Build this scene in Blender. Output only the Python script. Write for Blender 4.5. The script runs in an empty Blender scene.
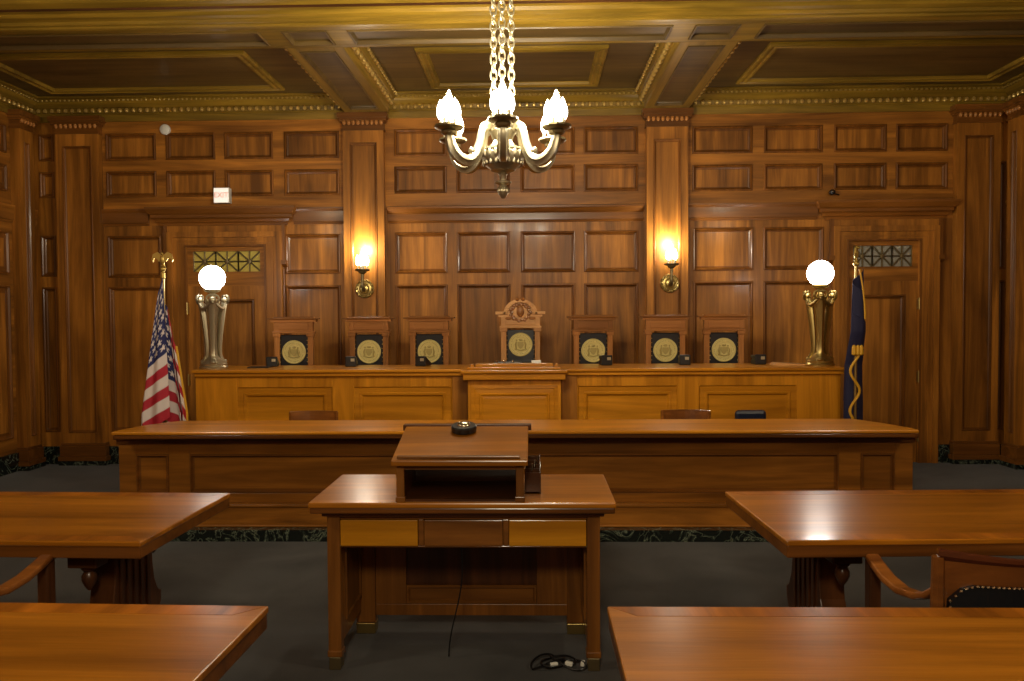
import bpy, bmesh, math, random
from mathutils import Vector, Matrix
random.seed(7)
C = bpy.context.scene.collection
PI = math.pi

# ------------------------------------------------------------------ camera, world, light, exposure
sc = bpy.context.scene
CAM_H = 1.65
cam_data = bpy.data.cameras.new('camera'); cam = bpy.data.objects.new('camera', cam_data); C.objects.link(cam)
cam_data.sensor_width = 36.0; cam_data.lens = 36.0 * 800.0 / 1024.0; cam_data.clip_start = 0.05
yaw, pitch, roll = math.radians(1.5), math.radians(1.8), math.radians(0.37)
fw = Vector((-math.sin(yaw)*math.cos(pitch), math.cos(yaw)*math.cos(pitch), -math.sin(pitch)))
r0 = fw.cross(Vector((0, 0, 1))).normalized(); u0 = r0.cross(fw)
rt = r0*math.cos(roll) - u0*math.sin(roll); up = u0*math.cos(roll) + r0*math.sin(roll)
m = Matrix((rt, up, -fw)).transposed().to_4x4(); m.translation = (0, 0, CAM_H)
cam.matrix_world = m
sc.camera = cam
world = bpy.data.worlds.new('world'); sc.world = world; world.use_nodes = True
world.node_tree.nodes['Background'].inputs[0].default_value = (1.0, 0.86, 0.66, 1)
world.node_tree.nodes['Background'].inputs[1].default_value = 0.02
sc.view_settings.view_transform = 'Standard'; sc.view_settings.look = 'None'
sc.view_settings.gamma = 1.0; sc.view_settings.use_curve_mapping = False
sc.view_settings.exposure = 0.18
sc.cycles.use_denoising = True
sc.cycles.max_bounces = 7; sc.cycles.diffuse_bounces = 4; sc.cycles.glossy_bounces = 4
sc.cycles.sample_clamp_indirect = 4.0

WARM = (1.0, 0.80, 0.52)
P_CHAND, P_SCONCE, E_GLOBE, P_ROOM, P_FAR = 36.0, 19.0, 20.0, 215.0, 100.0

def point(name, loc, power, radius, color=WARM):
    l = bpy.data.lights.new(name, 'POINT'); l.energy = power; l.shadow_soft_size = radius; l.color = color
    o = bpy.data.objects.new(name, l); o.location = loc; C.objects.link(o); return o
# added fill, standing in for unseen ceiling lights behind and beside the camera
point('room_fill', (-0.2, -0.6, 3.1), P_ROOM, 0.30, (1.0, 0.87, 0.62))
point('room_fill', (-3.9, 2.2, 3.3), P_FAR, 0.25, (1.0, 0.87, 0.62))
point('room_fill', (3.6, 2.2, 3.3), P_FAR, 0.25, (1.0, 0.87, 0.62))

# ------------------------------------------------------------------ materials
def srgb(*c):
    return tuple(((x/255)/12.92 if x/255 <= .04045 else ((x/255+.055)/1.055)**2.4) for x in c) + (1,)
def newmat(name):
    m = bpy.data.materials.new(name); m.use_nodes = True
    nt = m.node_tree; b = nt.nodes['Principled BSDF']; return m, nt, b
def plain(name, col, rough=.5, metal=0., spec=.5, coat=0.):
    m, nt, b = newmat(name)
    b.inputs['Base Color'].default_value = srgb(*col); b.inputs['Roughness'].default_value = rough
    b.inputs['Metallic'].default_value = metal; b.inputs['Specular IOR Level'].default_value = spec
    b.inputs['Coat Weight'].default_value = coat
    return m
def noise(nt, vec, scale, detail=4, dist=0., rough=.55):
    n = nt.nodes.new('ShaderNodeTexNoise'); n.inputs['Scale'].default_value = scale
    n.inputs['Detail'].default_value = detail; n.inputs['Distortion'].default_value = dist
    n.inputs['Roughness'].default_value = rough
    nt.links.new(vec, n.inputs['Vector']); return n.outputs['Fac']
def ramp(nt, fac, stops):
    r = nt.nodes.new('ShaderNodeValToRGB'); nt.links.new(fac, r.inputs['Fac'])
    e = r.color_ramp.elements
    e[0].position, e[0].color = stops[0]; e[1].position, e[1].color = stops[-1]
    for p, c in stops[1:-1]:
        k = e.new(p); k.color = c
    return r.outputs['Color']
def mapping(nt, scale, rnd=True):
    tc = nt.nodes.new('ShaderNodeTexCoord'); mp = nt.nodes.new('ShaderNodeMapping')
    mp.inputs['Scale'].default_value = scale
    nt.links.new(tc.outputs['Object'], mp.inputs['Vector'])
    if rnd:
        oi = nt.nodes.new('ShaderNodeObjectInfo'); ml = nt.nodes.new('ShaderNodeMath'); ml.operation = 'MULTIPLY'
        ml.inputs[1].default_value = 37.0; nt.links.new(oi.outputs['Random'], ml.inputs[0])
        nt.links.new(ml.outputs[0], mp.inputs['Location'])
        return mp.outputs['Vector'], oi.outputs['Random']
    return mp.outputs['Vector'], None
def wood(name, light, dark, axis='z', rough=.34, coat=.25, streak=1.0, vary=.25, coat_rough=.12, spec=.32):
    """varnished mahogany / walnut, grain along the axis"""
    m, nt, b = newmat(name)
    k = {'x': (.55, 9, 9), 'y': (9, .55, 9), 'z': (9, 9, .55)}[axis]
    vec, rnd = mapping(nt, k)
    n1 = noise(nt, vec, .62*streak, 5, 2.2)
    n2 = noise(nt, vec, 8.0*streak, 3, .4)
    k2 = {'x': (.5, 1.6, 1.6), 'y': (1.6, .5, 1.6), 'z': (1.6, 1.6, .5)}[axis]
    v2, _ = mapping(nt, k2)
    n3 = noise(nt, v2, 1.3, 2, .8)
    a = nt.nodes.new('ShaderNodeMath'); a.operation = 'MULTIPLY_ADD'; nt.links.new(n2, a.inputs[0]); a.inputs[1].default_value = .22
    nt.links.new(n1, a.inputs[2])
    a2 = nt.nodes.new('ShaderNodeMath'); a2.operation = 'MULTIPLY_ADD'; nt.links.new(n3, a2.inputs[0]); a2.inputs[1].default_value = .75
    nt.links.new(a.outputs[0], a2.inputs[2])
    mid = tuple((light[i]+dark[i])/2 for i in range(3))
    mr = nt.nodes.new('ShaderNodeMapRange'); nt.links.new(a2.outputs[0], mr.inputs[0])
    mr.inputs[1].default_value = .72; mr.inputs[2].default_value = 1.25
    col = ramp(nt, mr.outputs[0], [(0., srgb(*dark)), (.5, srgb(*mid)), (1., srgb(*light))])
    hs = nt.nodes.new('ShaderNodeHueSaturation'); nt.links.new(col, hs.inputs['Color'])
    mv = nt.nodes.new('ShaderNodeMapRange'); nt.links.new(rnd, mv.inputs[0])
    mv.inputs[3].default_value = 1 - vary*.6; mv.inputs[4].default_value = 1 + vary*.4
    nt.links.new(mv.outputs[0], hs.inputs['Value'])
    nt.links.new(hs.outputs[0], b.inputs['Base Color'])
    b.inputs['Roughness'].default_value = rough; b.inputs['Specular IOR Level'].default_value = spec
    b.inputs['Coat Weight'].default_value = coat; b.inputs['Coat Roughness'].default_value = coat_rough
    bp = nt.nodes.new('ShaderNodeBump'); bp.inputs['Strength'].default_value = .05; bp.inputs['Distance'].default_value = .01
    nt.links.new(n2, bp.inputs['Height']); nt.links.new(bp.outputs[0], b.inputs['Normal'])
    return m
def emit(name, col, strength, sampled=True):
    m, nt, b = newmat(name)
    b.inputs['Base Color'].default_value = (.8, .8, .8, 1)
    b.inputs['Emission Color'].default_value = col + (1,); b.inputs['Emission Strength'].default_value = strength
    if not sampled: m.cycles.emission_sampling = 'NONE'
    return m

M = {}
M['wall_v'] = wood('wall_mahogany_upright', (192, 124, 44), (104, 62, 15), 'z', .44, .06)
M['wall_x'] = wood('wall_mahogany_level', (192, 124, 44), (104, 62, 15), 'x', .44, .06)
M['wall_y'] = wood('wall_mahogany_deep', (192, 124, 44), (104, 62, 15), 'y', .44, .06)
M['mould'] = wood('moulding_dark', (140, 86, 32), (92, 54, 16), 'x', .34, .2)
M['mould_v'] = wood('moulding_dark_upright', (140, 86, 32), (92, 54, 16), 'z', .34, .2)  # on panel rings this darker tone also paints in the groove shade
M['carve'] = wood('carved_wood', (196, 132, 66), (150, 96, 44), 'x', .36, .2)
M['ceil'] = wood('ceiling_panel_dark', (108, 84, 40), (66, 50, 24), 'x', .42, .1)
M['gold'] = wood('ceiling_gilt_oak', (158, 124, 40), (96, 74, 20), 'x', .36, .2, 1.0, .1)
M['gold_y'] = wood('ceiling_gilt_oak_deep', (154, 120, 40), (92, 70, 20), 'y', .36, .2, 1.0, .1)
M['bench_x'] = wood('bench_oak_level', (214, 140, 30), (156, 96, 12), 'x', .32, .3)
M['bench_v'] = wood('bench_oak_upright', (214, 140, 30), (156, 96, 12), 'z', .32, .3)
M['rail_x'] = wood('rail_walnut_level', (170, 108, 38), (106, 64, 18), 'x', .3, .35)
M['rail_v'] = wood('rail_walnut_upright', (170, 108, 38), (106, 64, 18), 'z', .3, .35)
M['top'] = wood('table_top_varnish', (186, 116, 26), (112, 64, 7), 'x', .30, .45, 1.0, .08, .19)
M['border'] = wood('table_border_veneer', (190, 112, 28), (104, 56, 8), 'y', .28, .5, .6, .08, .15)
M['top_dark'] = wood('table_top_edge', (128, 76, 28), (78, 44, 14), 'x', .3, .4)
M['dark_v'] = wood('dark_walnut_upright', (92, 52, 24), (50, 27, 12), 'z', .35, .3)
M['dark_x'] = wood('dark_walnut_level', (92, 52, 24), (50, 27, 12), 'x', .35, .3)
M['desk_v'] = wood('desk_mahogany', (146, 92, 36), (88, 52, 18), 'z', .32, .35)
M['desk_x'] = wood('desk_mahogany_level', (146, 92, 36), (88, 52, 18), 'x', .32, .35)
M['maple'] = wood('drawer_golden', (206, 142, 30), (164, 104, 14), 'x', .3, .35, 1.0, .1)
M['jchair'] = wood('judge_chair_wood', (180, 118, 60), (126, 78, 36), 'x', .34, .25, 1.0, .3)
M['jchair_v'] = wood('judge_chair_wood_upright', (180, 118, 60), (126, 78, 36), 'z', .34, .25, 1.0, .3)
M['pale'] = wood('judge_chair_pale', (220, 168, 108), (180, 128, 74), 'x', .36, .2)
M['pale_v'] = wood('judge_chair_pale_upright', (208, 152, 92), (168, 114, 62), 'z', .36, .2)
M['chair'] = wood('armchair_wood', (156, 94, 38), (92, 50, 18), 'x', .28, .5)
M['chair_dark'] = wood('armchair_crest', (100, 50, 28), (58, 26, 14), 'x', .22, .6)
M['leather'] = plain('black_leather', (17, 19, 24), .32, 0, .6, .2)
M['navy_leather'] = plain('navy_leather', (18, 28, 48), .3, 0, .6, .3)
M['brass'] = plain('brass', (178, 156, 96), .34, .95)
M['old_brass'] = plain('aged_bronze', (138, 124, 90), .42, .9)
M['pewter'] = plain('aged_silver_bronze', (184, 174, 146), .38, .85)
M['gold_leaf'] = plain('gold_leaf', (196, 168, 92), .36, .75)
M['bead'] = plain('gilt_beads', (206, 172, 96), .28, .55)
M['bead_dim'] = plain('gilt_beads_worn', (168, 138, 66), .34, .45)
M['seal'] = plain('seal_gold', (206, 188, 118), .45, .15)
M['seal_dark'] = plain('seal_relief', (168, 148, 84), .5, .15)
M['chrome'] = plain('nail_heads', (214, 208, 190), .2, 1)
M['black'] = plain('black_plastic', (20, 19, 20), .35)
M['white'] = plain('white_plastic', (226, 224, 214), .45)
M['fringe'] = plain('gold_fringe', (214, 160, 30), .6)
M['navy'] = plain('navy_cloth', (26, 26, 62), .75)
M['paper'] = plain('paper', (206, 190, 150), .7)
M['bulb'] = emit('glowing_bulb', (1.0, .93, .80), 9.0, False)
M['globe'] = emit('glowing_globe', (1.0, .93, .86), E_GLOBE)
M['sign'] = emit('lit_sign_face', (1.0, .88, .74), .62)
M['sign_red'] = emit('lit_sign_letters', (1.0, .16, .06), .35)
def carpet():
    m, nt, b = newmat('charcoal_green_carpet')
    v, _ = mapping(nt, (1, 1, 1), False)
    n1 = noise(nt, v, 1.6, 4, .6); n2 = noise(nt, v, 260, 2)
    a = nt.nodes.new('ShaderNodeMath'); a.operation = 'MULTIPLY_ADD'; nt.links.new(n2, a.inputs[0]); a.inputs[1].default_value = .5
    nt.links.new(n1, a.inputs[2])
    col = ramp(nt, a.outputs[0], [(.45, srgb(34, 34, 34)), (1., srgb(73, 71, 70))])
    nt.links.new(col, b.inputs['Base Color']); b.inputs['Roughness'].default_value = .95
    b.inputs['Specular IOR Level'].default_value = .1; b.inputs['Sheen Weight'].default_value = .15
    bp = nt.nodes.new('ShaderNodeBump'); bp.inputs['Strength'].default_value = .4; bp.inputs['Distance'].default_value = .004
    nt.links.new(n2, bp.inputs['Height']); nt.links.new(bp.outputs[0], b.inputs['Normal'])
    return m
def marble():
    m, nt, b = newmat('dark_green_marble')
    v, _ = mapping(nt, (1, 1, 1), False)
    n = noise(nt, v, 4.5, 5, 2.6)
    s = nt.nodes.new('ShaderNodeMath'); s.operation = 'SUBTRACT'; nt.links.new(n, s.inputs[0]); s.inputs[1].default_value = .5
    ab = nt.nodes.new('ShaderNodeMath'); ab.operation = 'ABSOLUTE'; nt.links.new(s.outputs[0], ab.inputs[0])
    col = ramp(nt, ab.outputs[0], [(0., srgb(136, 144, 124)), (.010, srgb(58, 66, 56)), (.05, srgb(24, 29, 26))])
    nt.links.new(col, b.inputs['Base Color']); b.inputs['Roughness'].default_value = .18
    return m
M['carpet'] = carpet(); M['marble'] = marble()
def vcol_cloth():
    m, nt, b = newmat('striped_flag_cloth')
    a = nt.nodes.new('ShaderNodeVertexColor'); a.layer_name = 'dye'
    nt.links.new(a.outputs['Color'], b.inputs['Base Color']); b.inputs['Roughness'].default_value = .7
    return m
M['flag'] = vcol_cloth()
def amber_glass(name, col, rough=.25):
    m, nt, b = newmat(name)
    b.inputs['Base Color'].default_value = srgb(*col); b.inputs['Roughness'].default_value = rough
    b.inputs['Coat Weight'].default_value = .6
    return m
M['amber'] = amber_glass('transom_glass_amber', (196, 176, 84)); M['grey_glass'] = amber_glass('transom_glass_grey', (150, 146, 132))

# ------------------------------------------------------------------ mesh helpers
def smooth_path(pts, rad, k=4):
    P = [Vector(p) for p in pts]; n = len(P); out = []; ro = []
    for i in range(n-1):
        p0, p1, p2, p3 = P[max(i-1, 0)], P[i], P[i+1], P[min(i+2, n-1)]
        for q in range(k):
            t = q/k
            out.append(.5*((2*p1)+(p2-p0)*t+(2*p0-5*p1+4*p2-p3)*t*t+(3*p1-p0-3*p2+p3)*t**3)); ro.append(rad[i]*(1-t)+rad[i+1]*t)
    out.append(P[-1]); ro.append(rad[-1]); return out, ro
class MB:
    def __init__(s): s.v = []; s.f = []
    def add(s, v, f):
        n = len(s.v); s.v += [tuple(p) for p in v]; s.f += [tuple(i+n for i in q) for q in f]; return s
    def box(s, x0, x1, y0, y1, z0, z1):
        v = [(x, y, z) for z in (z0, z1) for y in (y0, y1) for x in (x0, x1)]
        return s.add(v, [(0, 2, 3, 1), (4, 5, 7, 6), (0, 1, 5, 4), (2, 6, 7, 3), (0, 4, 6, 2), (1, 3, 7, 5)])
    def prism(s, poly, d0, d1, plane='xz'):
        """outline poly extruded between d0 and d1 along the third axis"""
        n = len(poly)
        def P(a, b, d):
            return {'xz': (a, d, b), 'xy': (a, b, d), 'yz': (d, a, b)}[plane]
        v = [P(a, b, d0) for a, b in poly] + [P(a, b, d1) for a, b in poly]
        f = [tuple(range(n)), tuple(range(2*n-1, n-1, -1))]
        f += [(i, i+n, (i+1) % n+n, (i+1) % n) for i in range(n)]
        return s.add(v, f)
    def lathe(s, prof, o=(0, 0, 0), axis='z', seg=20, flute=0, fl_amp=0.):
        v = []; f = []; n = len(prof)
        for (r, h) in prof:
            for k in range(seg):
                t = 2*PI*k/seg; rr = r*(1 + (fl_amp*math.cos(flute*t) if flute else 0))
                a, b = rr*math.cos(t), rr*math.sin(t)
                p = {'z': (a, b, h), 'y': (a, h, b), 'x': (h, a, b)}[axis]
                v.append((o[0]+p[0], o[1]+p[1], o[2]+p[2]))
        for i in range(n-1):
            for k in range(seg):
                f.append((i*seg+k, i*seg+(k+1) % seg, (i+1)*seg+(k+1) % seg, (i+1)*seg+k))
        f.append(tuple(range(seg))[::-1]); f.append(tuple((n-1)*seg+k for k in range(seg)))
        return s.add(v, f)
    def ball(s, c, r, sx=1, sy=1, sz=1, seg=8, rings=6):
        v = [(c[0], c[1], c[2]-r*sz)]; f = []
        for i in range(1, rings):
            t = PI*i/rings
            for k in range(seg):
                a = 2*PI*k/seg
                v.append((c[0]+r*sx*math.sin(t)*math.cos(a), c[1]+r*sy*math.sin(t)*math.sin(a), c[2]-r*sz*math.cos(t)))
        v.append((c[0], c[1], c[2]+r*sz)); e = len(v)-1
        for k in range(seg):
            f.append((0, 1+(k+1) % seg, 1+k)); f.append((e, e-seg+k, e-seg+(k+1) % seg))
        for i in range(rings-2):
            for k in range(seg):
                a = 1+i*seg; f.append((a+k, a+(k+1) % seg, a+seg+(k+1) % seg, a+seg+k))
        return s.add(v, f)
    def tube(s, pts, rad, seg=8, closed=False, flute=0, amp=0.):
        """round bar along pts; rad number or list"""
        P = [Vector(p) for p in pts]; n = len(P)
        R = rad if isinstance(rad, (list, tuple)) else [rad]*n
        v = []; f = []; prev = None
        for i in range(n):
            if closed: t = P[(i+1) % n] - P[i-1]
            else: t = P[min(i+1, n-1)] - P[max(i-1, 0)]
            t.normalize()
            if prev is None:
                prev = t.cross(Vector((0, 0, 1)))
                if prev.length < .05: prev = t.cross(Vector((0, 1, 0)))
            nrm = (prev - t*prev.dot(t)).normalized(); prev = nrm; bn = t.cross(nrm)
            for k in range(seg):
                a = 2*PI*k/seg; rr = R[i]*(1 + (amp*math.cos(flute*a) if flute else 0))
                v.append(P[i] + nrm*rr*math.cos(a) + bn*rr*math.sin(a))
        for i in range(n if closed else n-1):
            j = (i+1) % n
            for k in range(seg):
                f.append((i*seg+k, i*seg+(k+1) % seg, j*seg+(k+1) % seg, j*seg+k))
        if not closed:
            f.append(tuple(range(seg))[::-1]); f.append(tuple((n-1)*seg+k for k in range(seg)))
        return s.add(v, f)
    def sweep_rect(s, o, U, V, N, w, h, prof, fill=True):
        """mitred moulding round a rectangle: prof = [(inset, height)...] from the outer edge inwards"""
        o, U, V, N = Vector(o), Vector(U), Vector(V), Vector(N)
        v = []; f = []
        for (i, ht) in prof:
            for a, b in ((i, i), (w-i, i), (w-i, h-i), (i, h-i)):
                v.append(o + U*a + V*b + N*ht)
        for k in range(len(prof)-1):
            for q in range(4):
                f.append((k*4+q, k*4+(q+1) % 4, (k+1)*4+(q+1) % 4, (k+1)*4+q))
        if fill:
            e = (len(prof)-1)*4; f.append((e, e+1, e+2, e+3))
        return s.add(v, f)
    def extr(s, prof, p0, p1, A, B):
        """profile [(a,b)] in the axes A,B extruded from p0 to p1 (open strip)"""
        A, B, p0, p1 = Vector(A), Vector(B), Vector(p0), Vector(p1)
        n = len(prof)
        v = [p0+A*a+B*b for a, b in prof] + [p1+A*a+B*b for a, b in prof]
        return s.add(v, [(i, i+1, i+1+n, i+n) for i in range(n-1)] + [tuple(range(n)), tuple(range(2*n-1, n-1, -1))])
    def build(s, name, mat, parent=None, bevel=0., smooth=False, flat=None):
        me = bpy.data.meshes.new(name); me.from_pydata([tuple(p) for p in s.v], [], s.f)
        bm = bmesh.new(); bm.from_mesh(me); bmesh.ops.recalc_face_normals(bm, faces=bm.faces); bm.to_mesh(me); bm.free()
        me.materials.append(mat)
        if flat is not None:            # last face is the field; the ring's darker colour paints in groove shade
            me.materials.append(flat); me.polygons[len(s.f)-1].material_index = 1
        if smooth:
            for p in me.polygons: p.use_smooth = True
            try: me.set_sharp_from_angle(angle=math.radians(38))
            except Exception: pass
        o = bpy.data.objects.new(name, me); C.objects.link(o)
        if parent: o.parent = parent
        if bevel:
            b = o.modifiers.new('bevel', 'BEVEL'); b.width = bevel; b.segments = 2; b.limit_method = 'ANGLE'; b.angle_limit = math.radians(40)
        return o
def thing(name, label, cat, loc=(0, 0, 0), rz=0., group=None):
    o = bpy.data.objects.new(name, None); C.objects.link(o); o.location = loc; o.rotation_euler = (0, 0, rz)
    return tag(o, label, cat, group)
def tag(o, label, cat, group=None):
    o['label'] = label; o['category'] = cat
    if group: o['group'] = group
    return o
def struct(o): o['kind'] = 'structure'; return o
def copy_tree(o, parent=None):
    c = o.copy(); C.objects.link(c); c.parent = parent
    for ch in o.children: copy_tree(ch, c)
    return c
def box(name, mat, parent, *b, bevel=.004):
    return MB().box(*b).build(name, mat, parent, bevel)

# ------------------------------------------------------------------ room shell
XL, XR, YB, YF = -5.60, 5.19, 8.90, -3.2
CZ = 4.08           # ceiling field
BZ = 3.88           # underside of the beams
AX = -0.17          # the room's axis
struct(MB().box(XL-.2, XR+.2, YF-.2, YB+.25, -.12, 0).build('floor', M['carpet']))
struct(box('wall_front', M['wall_x'], None, XL-.2, XR+.2, YF-.2, YF, 0, CZ+.1))
wall_l = struct(box('wall_left', M['wall_y'], None, XL-.2, XL, YF, YB, 0, CZ+.1, bevel=0))
wall_r = struct(box('wall_right', M['wall_y'], None, XR, XR+.2, YF, YB, 0, CZ+.1, bevel=0))
wall_b = struct(box('wall_back', M['wall_x'], None, XL-.2, XR+.2, YB+.05, YB+.25, 0, CZ+.1, bevel=0))
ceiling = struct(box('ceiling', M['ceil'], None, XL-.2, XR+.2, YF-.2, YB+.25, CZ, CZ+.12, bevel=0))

PAN = [(0, 0), (.0, -.008), (.008, -.006), (.016, -.018), (.024, -.020), (.034, -.036), (.05, -.036), (.075, -.030)]
BOL = [(0, 0), (0, .004), (.006, .012), (.016, .014), (.026, .004), (.030, -.020), (.044, -.026), (.05, -.026)]
def panel_back(x0, x1, z0, z1, mat=None, parent=None, prof=BOL, y=YB):
    return MB().sweep_rect((x0, y, z0), (1, 0, 0), (0, 0, 1), (0, -1, 0), x1-x0, z1-z0, prof).build('panel', M['mould_v'], parent or wall_b, flat=mat or M['wall_v'])
def grid(name, x0, x1, z0, z1, rows, parent, mat, y=YB, d=.05):
    """stiles and rails of a wainscot bay; rows = [(za, zb, [(xa, xb)...])...] from the bottom up"""
    b = MB(); z = z0
    for za, zb, cols in rows:
        if za > z: b.box(x0, x1, y, y+d, z, za)
        x = x0
        for xa, xb in cols:
            if xa > x: b.box(x, xa, y, y+d, za, zb)
            x = xb
        if x1 > x: b.box(x, x1, y, y+d, za, zb)
        z = zb
    if z1 > z: b.box(x0, x1, y, y+d, z, z1)
    o = b.build(name, mat, parent, 0)
    for za, zb, cols in rows:
        for xa, xb in cols: panel_back(xa, xb, za, zb, y=y)
    return o
# pilaster centres on the back wall
PO_L, PO_R = (-5.29, -4.81), (4.59, 5.05)
PI_L, PI_R = (-2.08, -1.63), (1.25, 1.70)
MZ0, MZ1 = 2.68, 2.88                                    # dado cornice band
upz = [(3.00, 3.29), (3.41, 3.71)]
# left bay
ul = [(-4.77, -4.20), (-4.09, -3.53), (-3.43, -2.88), (-2.76, -2.14)]
DL, DR = (-4.08, -2.785), (3.29, 4.43)
grid('wainscot', -4.81, -2.08, MZ0, 3.84, [(a, b, ul) for a, b in upz], wall_b, M['wall_x'])
grid('wainscot', -4.81, DL[0], 0, MZ0, [(.36, 2.0, [(-4.77, -4.16)]), (2.10, 2.57, [(-4.77, -4.16)])], wall_b, M['wall_v'])
grid('wainscot', DL[1], -2.08, 0, MZ0, [(.36, 2.0, [(-2.76, -2.14)]), (2.13, 2.57, [(-2.76, -2.14)])], wall_b, M['wall_v'])
# centre bay
cc = [(-1.53, -.945), (-.84, -.245), (-.13, .475), (.57, 1.17)]
grid('wainscot', -1.63, 1.25, MZ0, 3.84, [(3.01, 3.31, cc), (3.42, 3.72, cc)], wall_b, M['wall_x'])
grid('wainscot', -1.63, 1.25, 0, MZ0, [(.36, 2.00, cc), (2.125, 2.58, cc)], wall_b, M['wall_v'])
# right bay
ur = [(1.76, 2.42), (2.54, 3.18), (3.30, 3.87), (3.97, 4.53)]
lr = [(1.77, 2.43), (2.54, 3.20)]
grid('wainscot', 1.70, 4.59, MZ0, 3.84, [(3.00, 3.29, ur), (3.41, 3.71, ur)], wall_b, M['wall_x'])
grid('wainscot', 1.70, DR[0], 0, MZ0, [(.36, 2.01, lr), (2.13, 2.60, lr)], wall_b, M['wall_v'])
grid('wainscot', DR[1], 4.59, 0, MZ0, [], wall_b, M['wall_v'])
# corner strips beyond the outer pilasters
grid('wainscot', XL, PO_L[0], 0, 3.84, [(.36, 2.0, [(-5.53, -5.36)]), (2.12, 2.58, [(-5.53, -5.36)]), (3.0, 3.29, [(-5.53, -5.36)]), (3.41, 3.71, [(-5.53, -5.36)])], wall_b, M['wall_v'])
grid('wainscot', PO_R[1], XR, 0, 3.84, [(.36, 2.0, [(5.08, 5.16)]), (2.12, 3.29, [(5.08, 5.16)])], wall_b, M['wall_v'])

# dado cornice: profile (out, up) along x
COR = [(0, 0), (.012, 0), (.018, .02), (.03, .026), (.03, .10), (.05, .115), (.07, .15), (.08, .155), (.08, .175), (.02, .19), (0, .19)]
BAND = [(0, 0), (.016, 0), (.02, .025), (.03, .03), (.035, .14), (.045, .165), (.045, .185), (0, .19)]
for (a, b), prof in (((-4.81, DL[0]-.21), BAND), ((DL[1]+.13, PI_L[0]), BAND), ((PI_L[1]+.03, PI_R[0]-.03), COR), ((PI_R[1], DR[0]-.17), BAND)):
    MB().extr(prof, (a, YB, MZ0), (b, YB, MZ0), (0, -1, 0), (0, 0, 1)).build('cornice', M['mould'], wall_b)
def doorcap(x0, x1):
    p = [(0, 0), (.03, 0), (.035, .03), (.06, .04), (.07, .07), (.10, .085), (.10, .115), (.12, .13), (.145, .175), (.145, .20), (.05, .215), (0, .22)]
    b = MB()
    # front run with mitred returns: shrink the lower members at both ends
    n = len(p); v = []
    for a, h in p: v.append((x0+.145-a, YB-a, MZ0-.01+h))
    for a, h in p: v.append((x1-.145+a, YB-a, MZ0-.01+h))
    for a, h in p: v.append((x0+.145-a, YB, MZ0-.01+h))
    for a, h in p: v.append((x1-.145+a, YB, MZ0-.01+h))
    f = [(i, i+1, i+1+n, i+n) for i in range(n-1)] + [(i, i+2*n, i+1+2*n, i+1) for i in range(n-1)] + [(i+n, i+1+n, i+1+3*n, i+3*n) for i in range(n-1)]
    f += [(n-1, 2*n-1, 4*n-1, 3*n-1), (0, 2*n, 3*n, n)]
    b.add(v, f); return b
# pilasters with leafy capital
def pilaster(x0, x1, z1=BZ, out=.09, parent=None, axis='back', y0=None):
    """on the back wall (axis 'back') or a side wall: x0,x1 then run along y"""
    par = parent or wall_b
    def T(u, d, z):       # u along wall, d out of the wall
        if axis == 'back': return (u, YB-d, z)
        if axis == 'left': return (XL+d, u, z)
        return (XR-d, u, z)
    def tbox(b, u0, u1, d0, d1, za, zb):
        p, q = T(u0, d0, za), T(u1, d1, zb)
        b.box(min(p[0], q[0]), max(p[0], q[0]), min(p[1], q[1]), max(p[1], q[1]), za, zb)
    U = {'back': (1, 0, 0), 'left': (0, 1, 0), 'right': (0, 1, 0)}[axis]
    N = {'back': (0, -1, 0), 'left': (1, 0, 0), 'right': (-1, 0, 0)}[axis]
    w = x1-x0
    b = MB()
    # shaft as a frame round a sunk panel
    i = .075
    tbox(b, x0, x0+i, -.02, out, .05, z1-.19); tbox(b, x1-i, x1, -.02, out, .05, z1-.19)
    tbox(b, x0+i, x1-i, -.02, out, .05, .36); tbox(b, x0+i, x1-i, -.02, out, z1-.32, z1-.19)
    sh = b.build('pilaster', M['wall_v'], par, 0)
    MB().sweep_rect(T(x0+i, out, .36), U, (0, 0, 1), N, w-2*i, z1-.32-.36, [(0, 0), (.004, .006), (.012, .006), (.02, -.012), (.03, -.018), (.034, -.018)]).build('panel', M['mould_v'], sh, flat=M['wall_v'])
    c = MB()
    for k, (zz, e, h) in enumerate(((z1-.19, .012, .02), (z1-.10, .02, .015), (z1-.085, .035, .03), (z1-.055, .05, .055))):
        tbox(c, x0-e, x1+e, -.02, out+e, zz, zz+h)
    tbox(c, x0-.004, x1+.004, -.02, out+.004, z1-.17, z1-.10)
    n = 9 if w > .3 else 5; lv = MB()
    for k in range(n):
        u = x0-.005 + (w+.01)*(k+.5)/n
        p = T(u, out+.016, z1-.103)
        lv.ball(p, .026, .8, .8, 1.15, 8, 6)
    cp = c.build('capital', M['mould'], sh, 0)
    lv.build('leaf_carving', M['carve'], cp, smooth=True)
    g = MB(); tbox(g, x0-.02, x1+.02, -.02, out+.02, .10, .22); tbox(g, x0-.035, x1+.035, -.02, out+.035, .05, .10); tbox(g, x0-.008, x1+.008, -.02, out+.008, .22, .25)
    g.build('pilaster_base', M['mould'], sh, .004)
    m_ = MB(); tbox(m_, x0-.03, x1+.03, -.02, out+.03, 0, .05); m_.build('plinth', M['marble'], sh)
    return sh
for a, b in (PO_L, PI_L, PI_R, PO_R): pilaster(a, b)
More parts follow.
